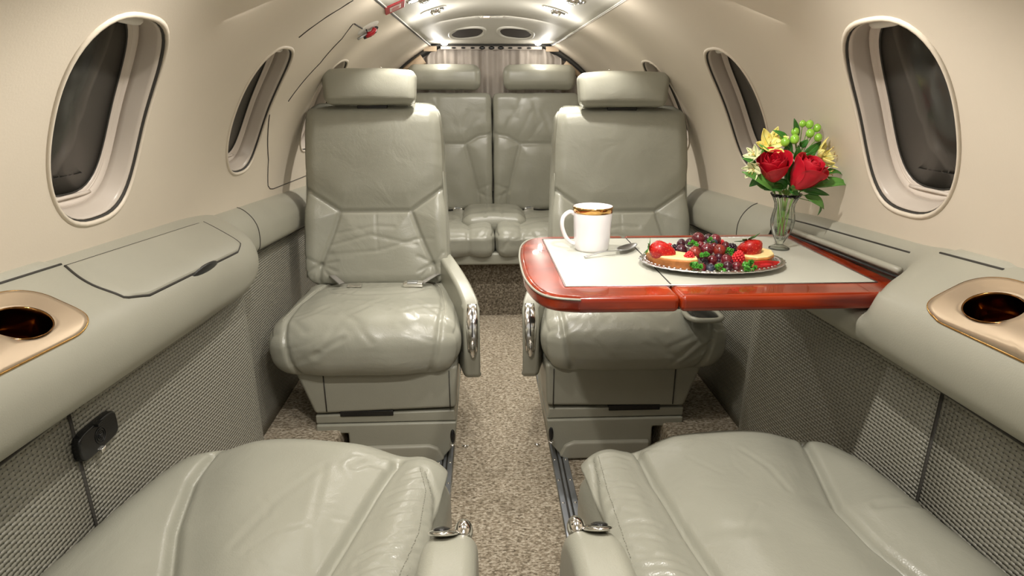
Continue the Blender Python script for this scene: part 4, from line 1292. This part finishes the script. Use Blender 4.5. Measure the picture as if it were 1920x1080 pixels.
def fruit(name, x, y, d, Y, mt, label, cat, grp, kind):
    c = fp(x, y, Y); r = px2m(d, Y); c.z = max(c.z, ZP + r * .92)
    o = root(name, (c.x, c.y, c.z - r), label, cat, grp)
    rot = Matrix.Rotation(random.uniform(0, 6), 3, 'Z') @ Matrix.Rotation(random.uniform(-.5, .5), 3, 'X')
    if kind == 'grape':
        v, f = ell_vf(c, (r, r, r * 1.06), 22, 14, rot); link('fruit_skin', mesh('fruit_skin', v, f), mt, o)
        q = c + rot @ Vector((0, 0, r * 1.05)); link('stem_scar', mesh('stem_scar', *ell_vf(q, (.0011, .0011, .0008), 8, 5)), 'stemb', o)
    elif kind == 'blueberry':
        v, f = ell_vf(c, (r, r, r * .88), 22, 14, Matrix.Rotation(.7, 3, 'X')); link('fruit_skin', mesh('fruit_skin', v, f), mt, o)
        up = Matrix.Rotation(.7, 3, 'X') @ Vector((0, 0, 1)); s1 = up.orthogonal().normalized(); s2 = up.cross(s1)
        tube('crown', [c + up * r * .86 + (s1 * math.cos(a) + s2 * math.sin(a)) * r * .33 for a in np.linspace(0, 2 * PI, 11)[:-1]], r * .10, mt, o, seg=6, closed=True)
    elif kind in ('raspberry', 'blackberry'):
        k_ = 1.25 if kind == 'raspberry' else 1.05; parts = []; ncell = 62; gold = PI * (3 - math.sqrt(5))
        tilt = Matrix.Rotation(random.uniform(-.3, .3), 3, 'X') @ Matrix.Rotation(random.uniform(-.3, .3), 3, 'Y')
        rs = r * .84
        for i in range(ncell):
            z = 1 - 2 * (i + .5) / ncell; q = math.sqrt(1 - z * z); a = gold * i; w_ = 1 - (.22 * max(0, z) if kind == 'raspberry' else 0)
            p = tilt @ Vector((rs * q * w_ * math.cos(a), rs * q * w_ * math.sin(a), rs * k_ * z))
            parts.append(ell_vf(c + p, (r * .24,) * 3, 8, 6))
        v, f = join(parts); link('drupelets', mesh('drupelets', v, f), mt, o)
        link('fruit_core', mesh('fruit_core', *ell_vf(c, (rs * .9, rs * .9, rs * k_ * .9), 12, 8, tilt)), mt, o)
    return o


G = 'grapes heaped on the silver platter'
grapes = [
    (885, 190, 165, 1.190, 'grape', 'large dark red grape on the very top of the fruit heap'),
    (1100, 205, 150, 1.192, 'grape', 'red grape at the top right of the heap, beside the topmost grape'),
    (775, 240, 110, 1.200, 'grape3', 'dark grape tucked behind the left of the topmost grape'),
    (665, 258, 110, 1.178, 'grape3', 'small dark grape under the blueberry at the heap left'),
    (665, 345, 155, 1.160, 'grape3', 'dark purple grape beside the left blackberry'),
    (918, 275, 100, 1.168, 'grape', 'small red grape between the two upper parsley sprigs'),
    (995, 335, 165, 1.150, 'grape', 'large red grape in the middle of the heap front'),
    (845, 370, 165, 1.146, 'grape2', 'amber red grape right of the left raspberry'),
    (1160, 345, 165, 1.148, 'grape2', 'amber red grape with a stem scar, right of the middle grape'),
    (1085, 292, 100, 1.166, 'grape', 'small pinkish grape below the top right grape'),
    (1235, 280, 105, 1.176, 'grape', 'red grape left of the right blackberry'),
    (1060, 470, 132, 1.118, 'grape', 'red grape right of the central parsley sprig'),
    (1250, 465, 148, 1.122, 'grape', 'red grape left of the right raspberry'),
    (928, 580, 118, 1.088, 'grape', 'red grape at the front edge beside the left parsley'),
    (1145, 555, 100, 1.096, 'grape', 'small red grape behind the front parsley leaf'),
    (1262, 562, 132, 1.092, 'grape3', 'dark grape at the front edge, right of the parsley leaf'),
    (1372, 560, 118, 1.096, 'grape', 'red grape at the front edge below the right raspberry'),
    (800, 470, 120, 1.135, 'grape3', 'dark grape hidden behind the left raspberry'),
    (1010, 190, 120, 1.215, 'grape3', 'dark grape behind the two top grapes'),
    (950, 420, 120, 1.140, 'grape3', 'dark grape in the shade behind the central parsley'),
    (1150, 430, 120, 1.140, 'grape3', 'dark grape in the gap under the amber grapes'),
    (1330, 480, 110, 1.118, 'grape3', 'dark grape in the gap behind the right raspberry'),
]
for x, y, d, Y, mt, lb in grapes: fruit('grape', x, y, d, Y, mt, lb, 'grape', G, 'grape')
for x, y, d, Y, lb in ((672, 232, 92, 1.182, 'blueberry at the upper left of the fruit heap'), (1040, 585, 118, 1.084, 'blueberry at the front edge of the platter'), (1092, 240, 92, 1.176, 'blueberry below the top right grape')):
    fruit('blueberry', x, y, d, Y, 'blueb', lb, 'berry', 'blueberries in the fruit heap', 'blueberry')
for x, y, d, Y, lb in ((585, 340, 150, 1.168, 'blackberry beside the left strawberry'), (1312, 325, 150, 1.172, 'blackberry beside the right strawberry'), (975, 490, 80, 1.112, 'small blackberry in the shade of the central parsley')):
    fruit('blackberry', x, y, d, Y, 'blackb', lb, 'berry', 'blackberries in the fruit heap', 'blackberry')
for x, y, d, Y, lb in ((768, 440, 150, 1.104, 'raspberry at the end of the left tart slice'), (1402, 435, 160, 1.112, 'raspberry at the end of the right tart slice'), (505, 310, 110, 1.190, 'raspberry behind the left strawberry'), (1185, 255, 90, 1.196, 'raspberry behind the top right grape')):
    fruit('raspberry', x, y, d, Y, 'rasp', lb, 'berry', 'raspberries in the fruit heap', 'raspberry')


def strawberry(c, r, L, axis, label):
    o = root('strawberry', c, label, 'strawberry', 'strawberries on the tart slices')
    ax = Vector(axis).normalized(); s1 = ax.orthogonal().normalized(); s2 = ax.cross(s1); V = []; Fc = []; n = 24; seeds = []
    def sp_(u, a, k=1.0):
        rr = r * (math.sin(PI * min(1, u * .56 + .44)) ** .75 if u > .0 else 0) * min(1, (u / .10) ** .5 if u < .10 else 1)
        rr = r * math.sqrt(max(0, 1 - u ** 2.4)) * (.25 + .75 * math.sin(min(1, u / .32) * PI / 2))
        return c + ax * (L * (u - .35)) + (s1 * math.cos(a) + s2 * math.sin(a)) * rr * k
    us = [0, .02, .08, .2, .35, .5, .62, .74, .84, .92, .97, 1.0]
    for i, u in enumerate(us):
        for k_ in range(n): V.append(sp_(u, 2 * PI * k_ / n, .55 if i == 0 else .85 if i == 1 else 1))
    for i in range(len(us) - 1):
        for k_ in range(n): Fc.append((i * n + k_, i * n + (k_ + 1) % n, (i + 1) * n + (k_ + 1) % n, (i + 1) * n + k_))
    Fc.append(tuple(range(n)))
    link('strawberry_flesh', fixn(mesh('strawberry_flesh', V, Fc)), 'straw', o)
    for i in range(9):
        for k_ in range(11):
            u = .08 + i * .1; seeds.append(ell_vf(sp_(u, 2 * PI * (k_ + .5 * (i % 2)) / 11, 1.0), (.0006, .0006, .0008), 6, 4))
    v, f = join(seeds); link('seeds', mesh('seeds', v, f), 'seed', o, kind='stuff')
    base = c - ax * L * .36; cal = []
    for k_ in range(7):
        a = 2 * PI * k_ / 7; d0 = s1 * math.cos(a) + s2 * math.sin(a); t0 = ax.cross(d0)
        P = [base, base + d0 * r * .5 + t0 * r * .18 - ax * .001, base + d0 * r * 1.0 - ax * .002 * (1 + k_ % 3), base + d0 * r * .5 - t0 * r * .18 - ax * .001]
        cal.append(([*P], [(0, 1, 2, 3)]))
    v, f = join(cal); q = link('calyx', mesh('calyx', v, f), 'leaf', o); z = q.modifiers.new('s', 'SOLIDIFY'); z.thickness = .0006
    return o


sl = fp(375, 335, 1.130); sr = fp(1540, 330, 1.140); sr.z += .006
strawberry(sl, .0195, .052, (1, -.25, -.25), 'strawberry lying on its side on the left tart slice')
strawberry(sr, .0255, .038, (.25, -.5, -1), 'upright strawberry half on the right tart slice')


def tart(pts_out, z0, z1, label, lean=.0):
    """half-moon slice: crust wall with a custard filling"""
    n = len(pts_out); cx_ = sum(p[0] for p in pts_out) / n; cy_ = sum(p[1] for p in pts_out) / n
    o = root('tart_slice', (cx_, cy_, z0), label, 'tart', 'tart slices on the platter')
    V, Fc = prism_vf(pts_out, z0, z1, 'Z'); V = [((p[0] - cx_) * (1 if p[2] > z0 else .80) + cx_, (p[1] - cy_) * (1 if p[2] > z0 else .80) + cy_, p[2] + (lean * (p[0] - cx_))) for p in V]
    q = link('crust', fixn(mesh('crust', V, Fc)), 'crust', o); bevel(q, .004, 3)
    P = [((p[0] - cx_) * .93 + cx_, (p[1] - cy_) * .93 + cy_) for p in pts_out]
    V, Fc = prism_vf(P, z1 - .002, z1 + .0035, 'Z'); V = [(p[0], p[1], p[2] + (lean * (p[0] - cx_))) for p in V]
    q = link('custard_filling', fixn(mesh('custard_filling', V, Fc)), 'custard', o); bevel(q, .0025, 3)
    return o


lp = [fp(205, 400, 1.150), fp(290, 470, 1.105), fp(420, 510, 1.085), fp(590, 530, 1.075), fp(750, 540, 1.075)]
xl = [.268, .300, .332, .366]
tart([(.2635, 1.165), (.269, 1.128), (.288, 1.104), (.315, 1.090), (.335, 1.084), (.350, 1.088), (.353, 1.105), (.345, 1.135), (.315, 1.160), (.285, 1.175)], ZP + .001, ZP + .022, 'golden crusted tart slice with pale custard at the left end of the platter')
tart([(.448, 1.150), (.446, 1.118), (.466, 1.100), (.490, 1.102), (.508, 1.118), (.515, 1.145), (.505, 1.168), (.485, 1.180), (.455, 1.172)], ZP + .001, ZP + .021, 'pale custard tart slice at the right end of the platter', .06)
# red slice set into the front of the right tart
c1 = fp(1560, 490, 1.10); o = root('strawberry_slice', (.497, 1.100, ZP + .008), 'thin red strawberry slice leaning on the front of the right tart slice', 'strawberry')
prism('slice_flesh', [(.460, ZP + .004), (.498, ZP + .007), (.508, ZP + .016), (.480, ZP + .0185), (.458, ZP + .0165)], 1.0935, 1.099, 'Y', 'straw', o, .0015)
link('slice_core', mesh('slice_core', *ell_vf((.480, 1.0932, ZP + .011), (.012, .0008, .0025), 12, 6)), 'rasp', o)


def parsley(c, size, label, seed):
    rr = random.Random(seed); o = root('parsley_sprig', c, label, 'parsley', 'parsley garnish on the platter'); V = []; Fc = []; st = []
    for b in range(7):
        a = rr.uniform(0, 2 * PI); el = rr.uniform(.1, 1.3); d = Vector((math.cos(a) * math.cos(el), math.sin(a) * math.cos(el) - .25, math.sin(el))); tip = c + d * size * rr.uniform(.45, .8)
        st.append(tube_vf([c, tip], .0005, seg=5))
        for l in range(7):
            q = Vector((rr.uniform(-1, 1), rr.uniform(-1, 1), rr.uniform(-.6, 1))).normalized(); w_ = q.orthogonal().normalized(); nn = q.cross(w_); s_ = size * rr.uniform(.26, .40); k_ = len(V)
            ring_ = []
            for j in range(9):
                t = j / 8 * PI * 1.5 - PI * .75; rad = s_ * (.72 + .28 * (j % 2)); ring_.append(tip + (q * math.cos(t) + w_ * math.sin(t)) * rad * .8 + nn * (s_ * .25 * (1 if j % 2 else -1)))
            V.append(tip - q * s_ * .2); V += ring_
            Fc += [(k_, k_ + 1 + j, k_ + 2 + j) for j in range(8)]
    link('curled_leaves', mesh('curled_leaves', V, Fc), 'parsley', o, smooth=False)
    v, f = join(st); link('stalks', mesh('stalks', v, f), 'stem', o)


for i, (x, y, Y, sz, lb) in enumerate((
        (805, 280, 1.158, .011, 'parsley sprig below the topmost grape'), (1020, 240, 1.172, .011, 'parsley sprig between the two top grapes'),
        (942, 440, 1.108, .013, 'parsley sprig in the centre of the heap front'), (820, 575, 1.076, .015, 'parsley sprig at the front left, beside the left tart'),
        (1150, 600, 1.072, .012, 'flat parsley leaf at the front centre edge'), (1490, 585, 1.080, .017, 'large parsley sprig at the front right edge'),
        (1275, 375, 1.132, .011, 'parsley sprig under the right blackberry'))):
    c = fp(x, y, Y); c.z = max(c.z, ZP + .006); parsley(c, sz * 1.25, lb, i)

# ------------------------------------------------------------------ vase and flowers
vx, vy = .592, 1.275
vs = root('glass_vase', (vx, vy, T), 'fluted clear glass vase standing at the right end of the table', 'vase')
fl_ = lambda a, z: .055 * abs(math.sin(a * 6)) * min(1, max(0, (z - T * 0 - .010) / .02))
outer = [(.0215, .0), (.0215, .0025), (.016, .0055), (.0085, .009), (.0075, .013), (.011, .020), (.0175, .034), (.0225, .050), (.0240, .064), (.0220, .078), (.0195, .090), (.0205, .100), (.0255, .112), (.0310, .121)]
inner = [(.0292, .1215), (.0235, .112), (.0182, .100), (.0172, .090), (.0197, .078), (.0216, .064), (.0200, .050), (.0150, .034), (.0085, .022), (.0005, .018)]
v, f = lathe_vf([(.0005, 0)] + outer + inner, 72, (vx, vy, T), lambda a, z: .05 * abs(math.sin(a * 6)) * min(1, max(0, (z - .012) / .02)))
link('vase_body', fixn(mesh('vase_body', v, f)), 'glass', vs)


def leafobj(name, base, tip, wid, nrm, material, parent, bend=.25, droop=0):
    base = Vector(base); tip = Vector(tip); ax = tip - base; L = ax.length; ax.normalize(); nrm = Vector(nrm); nrm = (nrm - ax * nrm.dot(ax)).normalized(); sd_ = ax.cross(nrm); V = []; Fc = []; n = 10
    for i in range(n + 1):
        t = i / n; w = wid * (math.sin(PI * t ** .8) ** .8) * (1 - .25 * t) + .0004
        c = base + ax * (L * t) + nrm * (bend * L * math.sin(PI * t) * .5) + Vector((0, 0, -droop * L * t * t))
        for s_ in (-1, -.5, 0, .5, 1): V.append(c + sd_ * (w * s_) + nrm * (abs(s_) * w * .35))
    for i in range(n):
        for k_ in range(4): a = i * 5 + k_; Fc.append((a, a + 1, a + 6, a + 5))
    o = link(name, mesh(name, V, Fc), material, parent); q = o.modifiers.new('s', 'SOLIDIFY'); q.thickness = .0005
    tube('leaf_vein', [base + ax * (L * t) + nrm * (bend * L * math.sin(PI * t) * .5) + Vector((0, 0, -droop * L * t * t)) for t in np.linspace(0, .95, 9)], .0006, 'leafl', o, seg=5)
    return o


def stem_to(head, parent, mt='stem', r=.0014, k=0):
    head = Vector(head); neck = Vector((vx + (head.x - vx) * .25, vy + (head.y - vy) * .25, T + .112)); a = k * 2.4
    foot = Vector((vx + .006 * math.cos(a), vy + .006 * math.sin(a), T + .030))
    return tube('flower_stem', smooth_poly([foot, foot.lerp(neck, .5), neck, neck.lerp(head, .6), head], 4), r, mt, parent, seg=8)


def petal_mesh(R_, Hh, w0, a0, curl, off, seed):
    rr = random.Random(seed); V = []; nu, nv = 9, 9
    for i in range(nv + 1):
        h = i / nv; prof_ = R_ * (.25 + .80 * math.sin(PI * min(1, h * .62 + .05)) ** .9) * (1 + curl * max(0, h - .72) ** 1.3 * 6)
        for j in range(nu + 1):
            u = (2 * j / nu - 1); edge = 1 - .16 * (abs(u) ** 3) * (1 if h > .3 else 0)
            a = a0 + u * w0 * (math.sin(PI * (.18 + .64 * h)) ** .6)
            hh = Hh * h * edge
            V.append(Vector((prof_ * math.cos(a), prof_ * math.sin(a), hh)) + Vector((0, 0, rr.uniform(-.0004, .0004))))
    Fc = [(i * (nu + 1) + j, i * (nu + 1) + j + 1, (i + 1) * (nu + 1) + j + 1, (i + 1) * (nu + 1) + j) for i in range(nv) for j in range(nu)]
    return V, Fc


def rose(c, r, label, tiltx, tilty, seed, k):
    o = root('rose', c, label, 'flower', 'red roses in the vase'); rot = Matrix.Rotation(tiltx, 3, 'X') @ Matrix.Rotation(tilty, 3, 'Y'); rr = random.Random(seed)
    c = Vector(c) - rot @ Vector((0, 0, r * .95)); idx_ = 0
    for lay, (n, s_, hh, w0, cu) in enumerate(((3, .26, 2.0, 1.4, 0), (3, .44, 2.1, 1.3, .0), (4, .62, 2.1, 1.15, .06), (4, .78, 2.02, 1.05, .16), (4, .90, 1.85, 1.0, .34))):
        for i in range(n):
            v, f = petal_mesh(r * s_, r * hh * rr.uniform(.94, 1.04), w0, 2 * PI * i / n + lay * .8 + rr.uniform(-.12, .12), cu * rr.uniform(.6, 1.2), 0, seed * 31 + idx_); idx_ += 1
            q = link('petal', mesh('petal', [c + rot @ p for p in v], f), 'rosep', o); z = q.modifiers.new('s', 'SOLIDIFY'); z.thickness = .0007
            z = q.modifiers.new('b', 'SUBSURF'); z.levels = 1; z.render_levels = 1
    link('bud_core', mesh('bud_core', *ell_vf(c + rot @ Vector((0, 0, r * .8)), (r * .30, r * .30, r * .9), 14, 10, rot)), 'rosep', o)
    link('rose_hip', mesh('rose_hip', *ell_vf(c + rot @ Vector((0, 0, .001)), (r * .30, r * .30, r * .26), 12, 8, rot)), 'stem', o)
    for i in range(5):
        a = 2 * PI * i / 5; leafobj('sepal', c, c + rot @ Vector((r * .75 * math.cos(a), r * .75 * math.sin(a), r * .25)), r * .16, (0, 0, 1), 'leafl', o, -.3)
    stem_to(c, o, 'stem', .0017, k)


FY = 1.262
rose(at(1451, 316, Y=FY - .012), .0300, 'red rose on the left of the bouquet', .50, -.30, 3, 0)
rose(at(1509, 328, Y=FY - .022), .0325, 'red rose on the right of the bouquet, slightly larger and lower', .42, .35, 8, 1)


def lily(c, r, label, direction, mt, k):
    o = root('alstroemeria', c, label, 'flower', 'yellow lilies around the roses'); d = Vector(direction).normalized(); s1 = d.orthogonal().normalized(); s2 = d.cross(s1); c = Vector(c) - d * r * .4
    for i in range(6):
        a = 2 * PI * i / 6 + .3; o_ = s1 * math.cos(a) + s2 * math.sin(a); tip = c + o_ * r * (1.0 if i % 2 else .9) + d * r * (.75 if i % 2 else .95)
        leafobj('petal', c, tip, r * (.30 if i % 2 else .40), d, mt, o, -.28)
    for i in range(5):
        a = 2 * PI * i / 5; o_ = s1 * math.cos(a) + s2 * math.sin(a); e = c + o_ * r * .3 + d * r * .95; tube('stamen', [c, c + d * r * .5 + o_ * r * .08, e], .0005, 'yellow', o, seg=5)
        link('anther', mesh('anther', *ell_vf(e, (.0009, .0009, .0016), 6, 5)), 'stamen', o)
    stem_to(c, o, 'stem', .0011, k)


lily(at(1446, 268, Y=FY + .004), .033, 'yellow lily above the left rose', (-.15, -.8, .5), 'yellow', 2)
lily(at(1413, 290, Y=FY), .020, 'small pale lily at the far left, above its neighbour', (-.7, -.5, .4), 'yellow2', 3)
lily(at(1412, 318, Y=FY - .01), .021, 'cream lily hanging at the left edge of the bouquet', (-.6, -.7, -.2), 'yellow2', 4)
lily(at(1547, 290, Y=FY + .0), .036, 'yellow lily on the right, above the right rose', (.6, -.6, .4), 'yellow', 5)
lily(at(1552, 322, Y=FY - .005), .019, 'small cream lily under the right yellow lily', (.6, -.7, -.1), 'yellow2', 6)
# hypericum: green berries on branching stems
hy = root('green_berry_sprig', (vx, vy, T + .17), 'sprig of round bright green berries and leaves at the top of the bouquet', 'flower')
node = at(1498, 300, Y=FY + .01)
stem_to(node, hy, 'stem', .0014, 7)
for x, y, d, dy in ((1491, 247, 14, 0), (1490, 261, 16, -.008), (1472, 266, 16, -.005), (1468, 257, 13, .006), (1518, 233, 14, .004), (1519, 250, 15, 0), (1532, 240, 14, .004), (1505, 232, 12, .008), (1534, 258, 14, -.004)):
    p = at(x, y, Y=FY + dy); r_ = d / 2 * 1.30 / F
    q = link('green_berry', mesh('green_berry', *ell_vf(p, (r_, r_, r_ * 1.1), 16, 10)), 'gberry', hy)
    tube('berry_stalk', smooth_poly([node, node.lerp(p, .5) + Vector((0, .003, 0)), p], 3), .0009, 'stem', hy, seg=6)
    link('berry_tip', mesh('berry_tip', *ell_vf(p + Vector((0, 0, r_ * 1.1)), (.0007, .0007, .0014), 6, 4)), 'stemb', hy)
for (b, t, w_, n_, bd) in (((1492, 262), (1489, 222), .0085, (.2, -1, .2), .1), ((1478, 268), (1449, 244), .008, (0, -.8, .6), .2), ((1500, 275), (1515, 262), .008, (0, -1, .3), .1),
                           ((1484, 300), (1466, 285), .009, (0, -1, .3), .2), ((1505, 300), (1530, 285), .010, (0, -1, .2), .2), ((1490, 300), (1497, 272), .009, (.2, -1, .1), .1), ((1520, 310), (1544, 300), .009, (0, -1, .4), .1)):
    leafobj('leaf', at(*b, Y=FY + .006), at(*t, Y=FY - .002), w_, n_, 'leaf', hy, bd)
# loose foliage
fo = root('foliage_sprig', (vx, vy, T + .12), 'spray of broad dark green leaves around the neck of the vase', 'foliage')
nk = Vector((vx, vy, T + .118))
for j, (b, t, w_, n_, bd, dr) in enumerate((
        ((1455, 357), (1391, 322), .0125, (-.2, -.9, .5), .25, 0), ((1470, 350), (1432, 356), .010, (0, -.9, .5), .2, 0), ((1420, 312), (1391, 296), .006, (0, -.9, .5), .2, 0),
        ((1512, 350), (1597, 346), .0125, (.1, -.8, .6), .3, 0), ((1530, 332), (1583, 330), .007, (0, -.6, .8), .5, 0), ((1500, 354), (1555, 366), .008, (0, -.9, .3), .1, 0),
        ((1508, 366), (1545, 392), .011, (.5, -.8, .1), .35, 0), ((1538, 382), (1533, 404), .0085, (.8, -.7, 0), .1, 0), ((1480, 352), (1497, 366), .008, (0, -1, .2), .1, 0), ((1440, 350), (1418, 345), .009, (0, -1, .3), .1, 0), ((1476, 350), (1450, 338), .012, (0, -1, .2), .1, 0), ((1482, 350), (1484, 300), .012, (0, -1, .2), .1, 0), ((1530, 320), (1560, 350), .007, (0, -1, .2), .2, 0), ((1478, 340), (1480, 290), .013, (0, -1, .2), .1, 0), ((1500, 300), (1540, 265), .011, (0, -1, .2), .1, 0), ((1440, 300), (1424, 270), .010, (0, -1, .2), .1, 0), ((1470, 300), (1482, 262), .011, (0, -1, .2), .1, 0), ((1425, 330), (1405, 350), .009, (0, -1, .2), .1, 0))):
    P0, P1 = at(*b, Y=FY + (.004 if j > 8 else 0)), at(*t, Y=FY - .004 + (.012 if j > 8 else 0)); leafobj('leaf', P0, P1, w_, n_, 'leaf' if j % 3 else 'leafl', fo, bd, dr)
    tube('leaf_stalk', [nk, nk.lerp(P0, .6) + Vector((0, .002, 0)), P0], .0009, 'stem', fo, seg=6)
for k_ in range(5):
    stem_to(nk + Vector((.004 * k_ - .008, 0, .01)), fo, 'stem' if k_ % 2 else 'stemb', .0016, k_ + 8)

# ------------------------------------------------------------------ ceiling fittings
def ceil_frame(x, y):
    e = .004
    p = Vector((x, y, ceil_z(x, y) - .002)); a = Vector((2 * e, 0, ceil_z(x + e, y) - ceil_z(x - e, y))).normalized(); b = Vector((0, 2 * e, ceil_z(x, y + e) - ceil_z(x, y - e))).normalized()
    n = b.cross(a).normalized(); n = -n if n.z > 0 else n
    return p, a, b, n


def ceil_px(px, py):
    d = ray(px, py); t = .3
    while t < 6:
        q = CAM + d * t
        if abs(q.x) < .325 and q.z > ceil_z(q.x, q.y) - .002: return q.x, q.y
        t += .002
    return q.x, min(q.y, 3.4)


def oval(x, y, ra, rb, prf, name, mt, par, seg=40, dx=0, dy=0):
    p, a, b, n = ceil_frame(x, y); V = []; Fc = []
    for s_, h in prf:
        for k_ in range(seg):
            t = 2 * PI * k_ / seg; ex = 2 / 2.6
            cx_, sy_ = math.copysign(abs(math.cos(t)) ** ex, math.cos(t)), math.copysign(abs(math.sin(t)) ** ex, math.sin(t))
            V.append(p + a * (ra * s_ * cx_ + dx) + b * (rb * s_ * sy_ + dy) + n * h)
    for i in range(len(prf) - 1):
        for k_ in range(seg): Fc.append((i * seg + k_, i * seg + (k_ + 1) % seg, (i + 1) * seg + (k_ + 1) % seg, (i + 1) * seg + k_))
    return link(name, fixn(mesh(name, V, Fc)), mt, par)


for i, (px, w_) in enumerate(((876, 'left'), (967, 'right'))):
    x, y = ceil_px(px, 61); p, a, b, n = ceil_frame(x, y)
    g = root('ceiling_speaker', p, 'oval dark grille in a cream ring set in the rear ceiling, the %s one' % w_, 'speaker')
    oval(x, y, .095, .108, [(1.0, 0), (.97, .006), (.90, .008), (.82, .006), (.79, .002)], 'speaker_ring', 'ceiling', g)
    oval(x, y, .078, .088, [(1.0, .002), (.6, .004), (.01, .0045)], 'speaker_grille', 'grille', g)
    oval(x, y, .098, .111, [(1.02, .0002), (1.0, .0012), (.985, .0002)], 'ring_gap', 'seam', g)
for i, (px, py, lb) in enumerate(((812, 17, 'chrome eyeball reading light with an oval bezel in the ceiling, rear left'), (1041, 17, 'chrome eyeball reading light with an oval bezel in the ceiling, rear right'),
                                  (790, -6, 'chrome reading light cut by the top edge of the picture, left'), (1071, -6, 'chrome reading light cut by the top edge of the picture, right'))):
    x, y = ceil_px(px, py); p, a, b, n = ceil_frame(x, y)
    g = root('reading_lamp', p, lb, 'ceiling light')
    oval(x, y, .048, .034, [(1.0, 0), (.97, .004), (.88, .005), (.80, .002), (.70, -.001), (.02, -.001)], 'bezel', 'chrome' if i > 1 else 'ceiling', g)
    oval(x, y, .020, .018, [(1.0, 0), (.95, .010), (.75, .016), (.55, .018), (.50, .016)], 'eyeball', 'chrome', g, dx=.006)
    oval(x, y, .010, .009, [(1.0, .0155), (.5, .0165), (.02, .0165)], 'lens', 'black' if i == 0 else 'bulb', g, dx=.006)
    oval(x, y, .014, .010, [(1.0, .003), (.8, .006), (.02, .007)], 'lamp_glow_disc', 'bulb', g, dx=-.024)
    oval(x, y, .009, .009, [(1.0, 0), (.9, .008), (.5, .011), (.02, .0115)], 'air_nozzle', 'steel', g, dx=.030)
for px, w_ in ((833, 'left'), (1009, 'right')):
    p = at(px, 81, Y=3.45)
    g = root('spot_bulb', p, 'small bare glowing lamp under the rear end of the ceiling, on the %s' % w_, 'lamp')
    link('glowing_bulb', mesh('glowing_bulb', *ell_vf(p, (.018, .010, .012), 16, 10)), 'bulb', g)
    v, f = lathe_vf([(.008, .010), (.012, .012), (.014, .022), (.010, .034)], 16, p); link('bulb_holder', mesh('bulb_holder', v, f), 'steel', g)
x, y = ceil_px(921, 30); p, a, b, n = ceil_frame(x, y)
g = root('warm_light_panel', p, 'slim rectangular ceiling plate with a small warm light in the middle of the headliner', 'ceiling light')
def ceil_quad(name, x, y, w_, l_, h0, h1, mt, par, rot=0, dx=0, dy=0):
    p, a, b, n = ceil_frame(x, y); c_, s_ = math.cos(rot), math.sin(rot); V = []
    for h in (h0, h1):
        for sx, sy in ((-1, -1), (1, -1), (1, 1), (-1, 1)):
            u, v = sx * w_ / 2 + dx, sy * l_ / 2 + dy; V.append(p + a * (u * c_ - v * s_) + b * (u * s_ + v * c_) + n * h)
    return bevel(link(name, fixn(mesh(name, V, [(0, 1, 2, 3), (7, 6, 5, 4), (0, 4, 5, 1), (1, 5, 6, 2), (2, 6, 7, 3), (3, 7, 4, 0)])), mt, par, smooth=False), .001, 2)
ceil_quad('cover_plate', x, y, .098, .07, -.001, .004, 'ceiling', g); ceil_quad('plate_gap', x, y, .102, .076, -.001, .0012, 'seam', g)
ceil_quad('warm_lens', x, y, .024, .030, .003, .0055, 'ledglow', g, dx=-.020, dy=-.012)
x, y = ceil_px(740, 12); p, a, b, n = ceil_frame(x, y)
g = root('red_placard', p, 'red emergency placard with a small printed panel on the ceiling near the left seam', 'sign')
ceil_quad('placard_frame', x, y, .062, .105, -.001, .004, 'red', g, .15); ceil_quad('placard_face', x, y, .036, .058, .0035, .0048, 'textw', g, .15)
for i, (wl, dy_) in enumerate(((.022, .016), (.026, .002), (.020, -.012))):
    ceil_quad('printed_line', x, y, wl, .006, .0045, .0052, 'red', g, .15, 0, dy_)
# red pull handle on the left upper wall
yh, sh_ = cyl_hit(690, 52)
hc = cylp(yh, sh_, -1, R - .001)
g = root('emergency_handle', hc, 'red and black emergency release handle recessed high on the left wall', 'handle')
def wallp(dy, ds, h=0): return cylp(yh + dy, sh_ + ds, -1, R - h)
V = []; Fc = []
for r_, h in ((1, .0005), (.85, .003), (.02, .003)):
    for k_ in range(24):
        t = 2 * PI * k_ / 24; V.append(wallp(.055 * r_ * math.cos(t), .038 * r_ * math.sin(t), h))
for i in range(2):
    for k_ in range(24): Fc.append((i * 24 + k_, i * 24 + (k_ + 1) % 24, (i + 1) * 24 + (k_ + 1) % 24, (i + 1) * 24 + k_))
link('handle_recess', fixn(mesh('handle_recess', V, Fc)), 'white', g)
tube('handle_bracket', [wallp(.035, -.020, .006), wallp(.045, -.008, .012), wallp(.040, .010, .014), wallp(.020, .028, .012)], .0075, 'black', g, seg=8, flat=.6)
tube('pull_grip', [wallp(.018, -.016, .010), wallp(.022, .0, .016), wallp(.008, .018, .014)], .0095, 'red', g, seg=10, flat=.7)
tube('lower_bracket', [wallp(.005, .015, .010), wallp(-.010, .045, .010)], .006, 'steel', g, seg=8, flat=.6)
tube('cross_pin', [wallp(-.035, .004, .008), wallp(.015, .012, .010)], .0022, 'black', g, seg=6)
# coat hooks
for (px, py, sd_, lb) in ((1152, 134, 1, 'small chrome coat hook on the right wall above the right seat headrest'), (704, 129, -1, 'small dark coat hook on the left wall just above the left seat headrest')):
    yy, s_ = cyl_hit(px, py); p = cylp(yy, s_, sd_, R - .002)
    g = root('coat_hook', p, lb, 'hook'); inn = Vector((-sd_, 0, 0))
    link('hook_base', mesh('hook_base', *ell_vf(p, (.005, .018, .008), 14, 8)), 'chrome', g)
    tube('hook_arm', smooth_poly([p, p + inn * .016 + Vector((0, 0, -.004)), p + inn * .022 + Vector((0, 0, .010))], 5), .0032, 'chrome', g, seg=8)
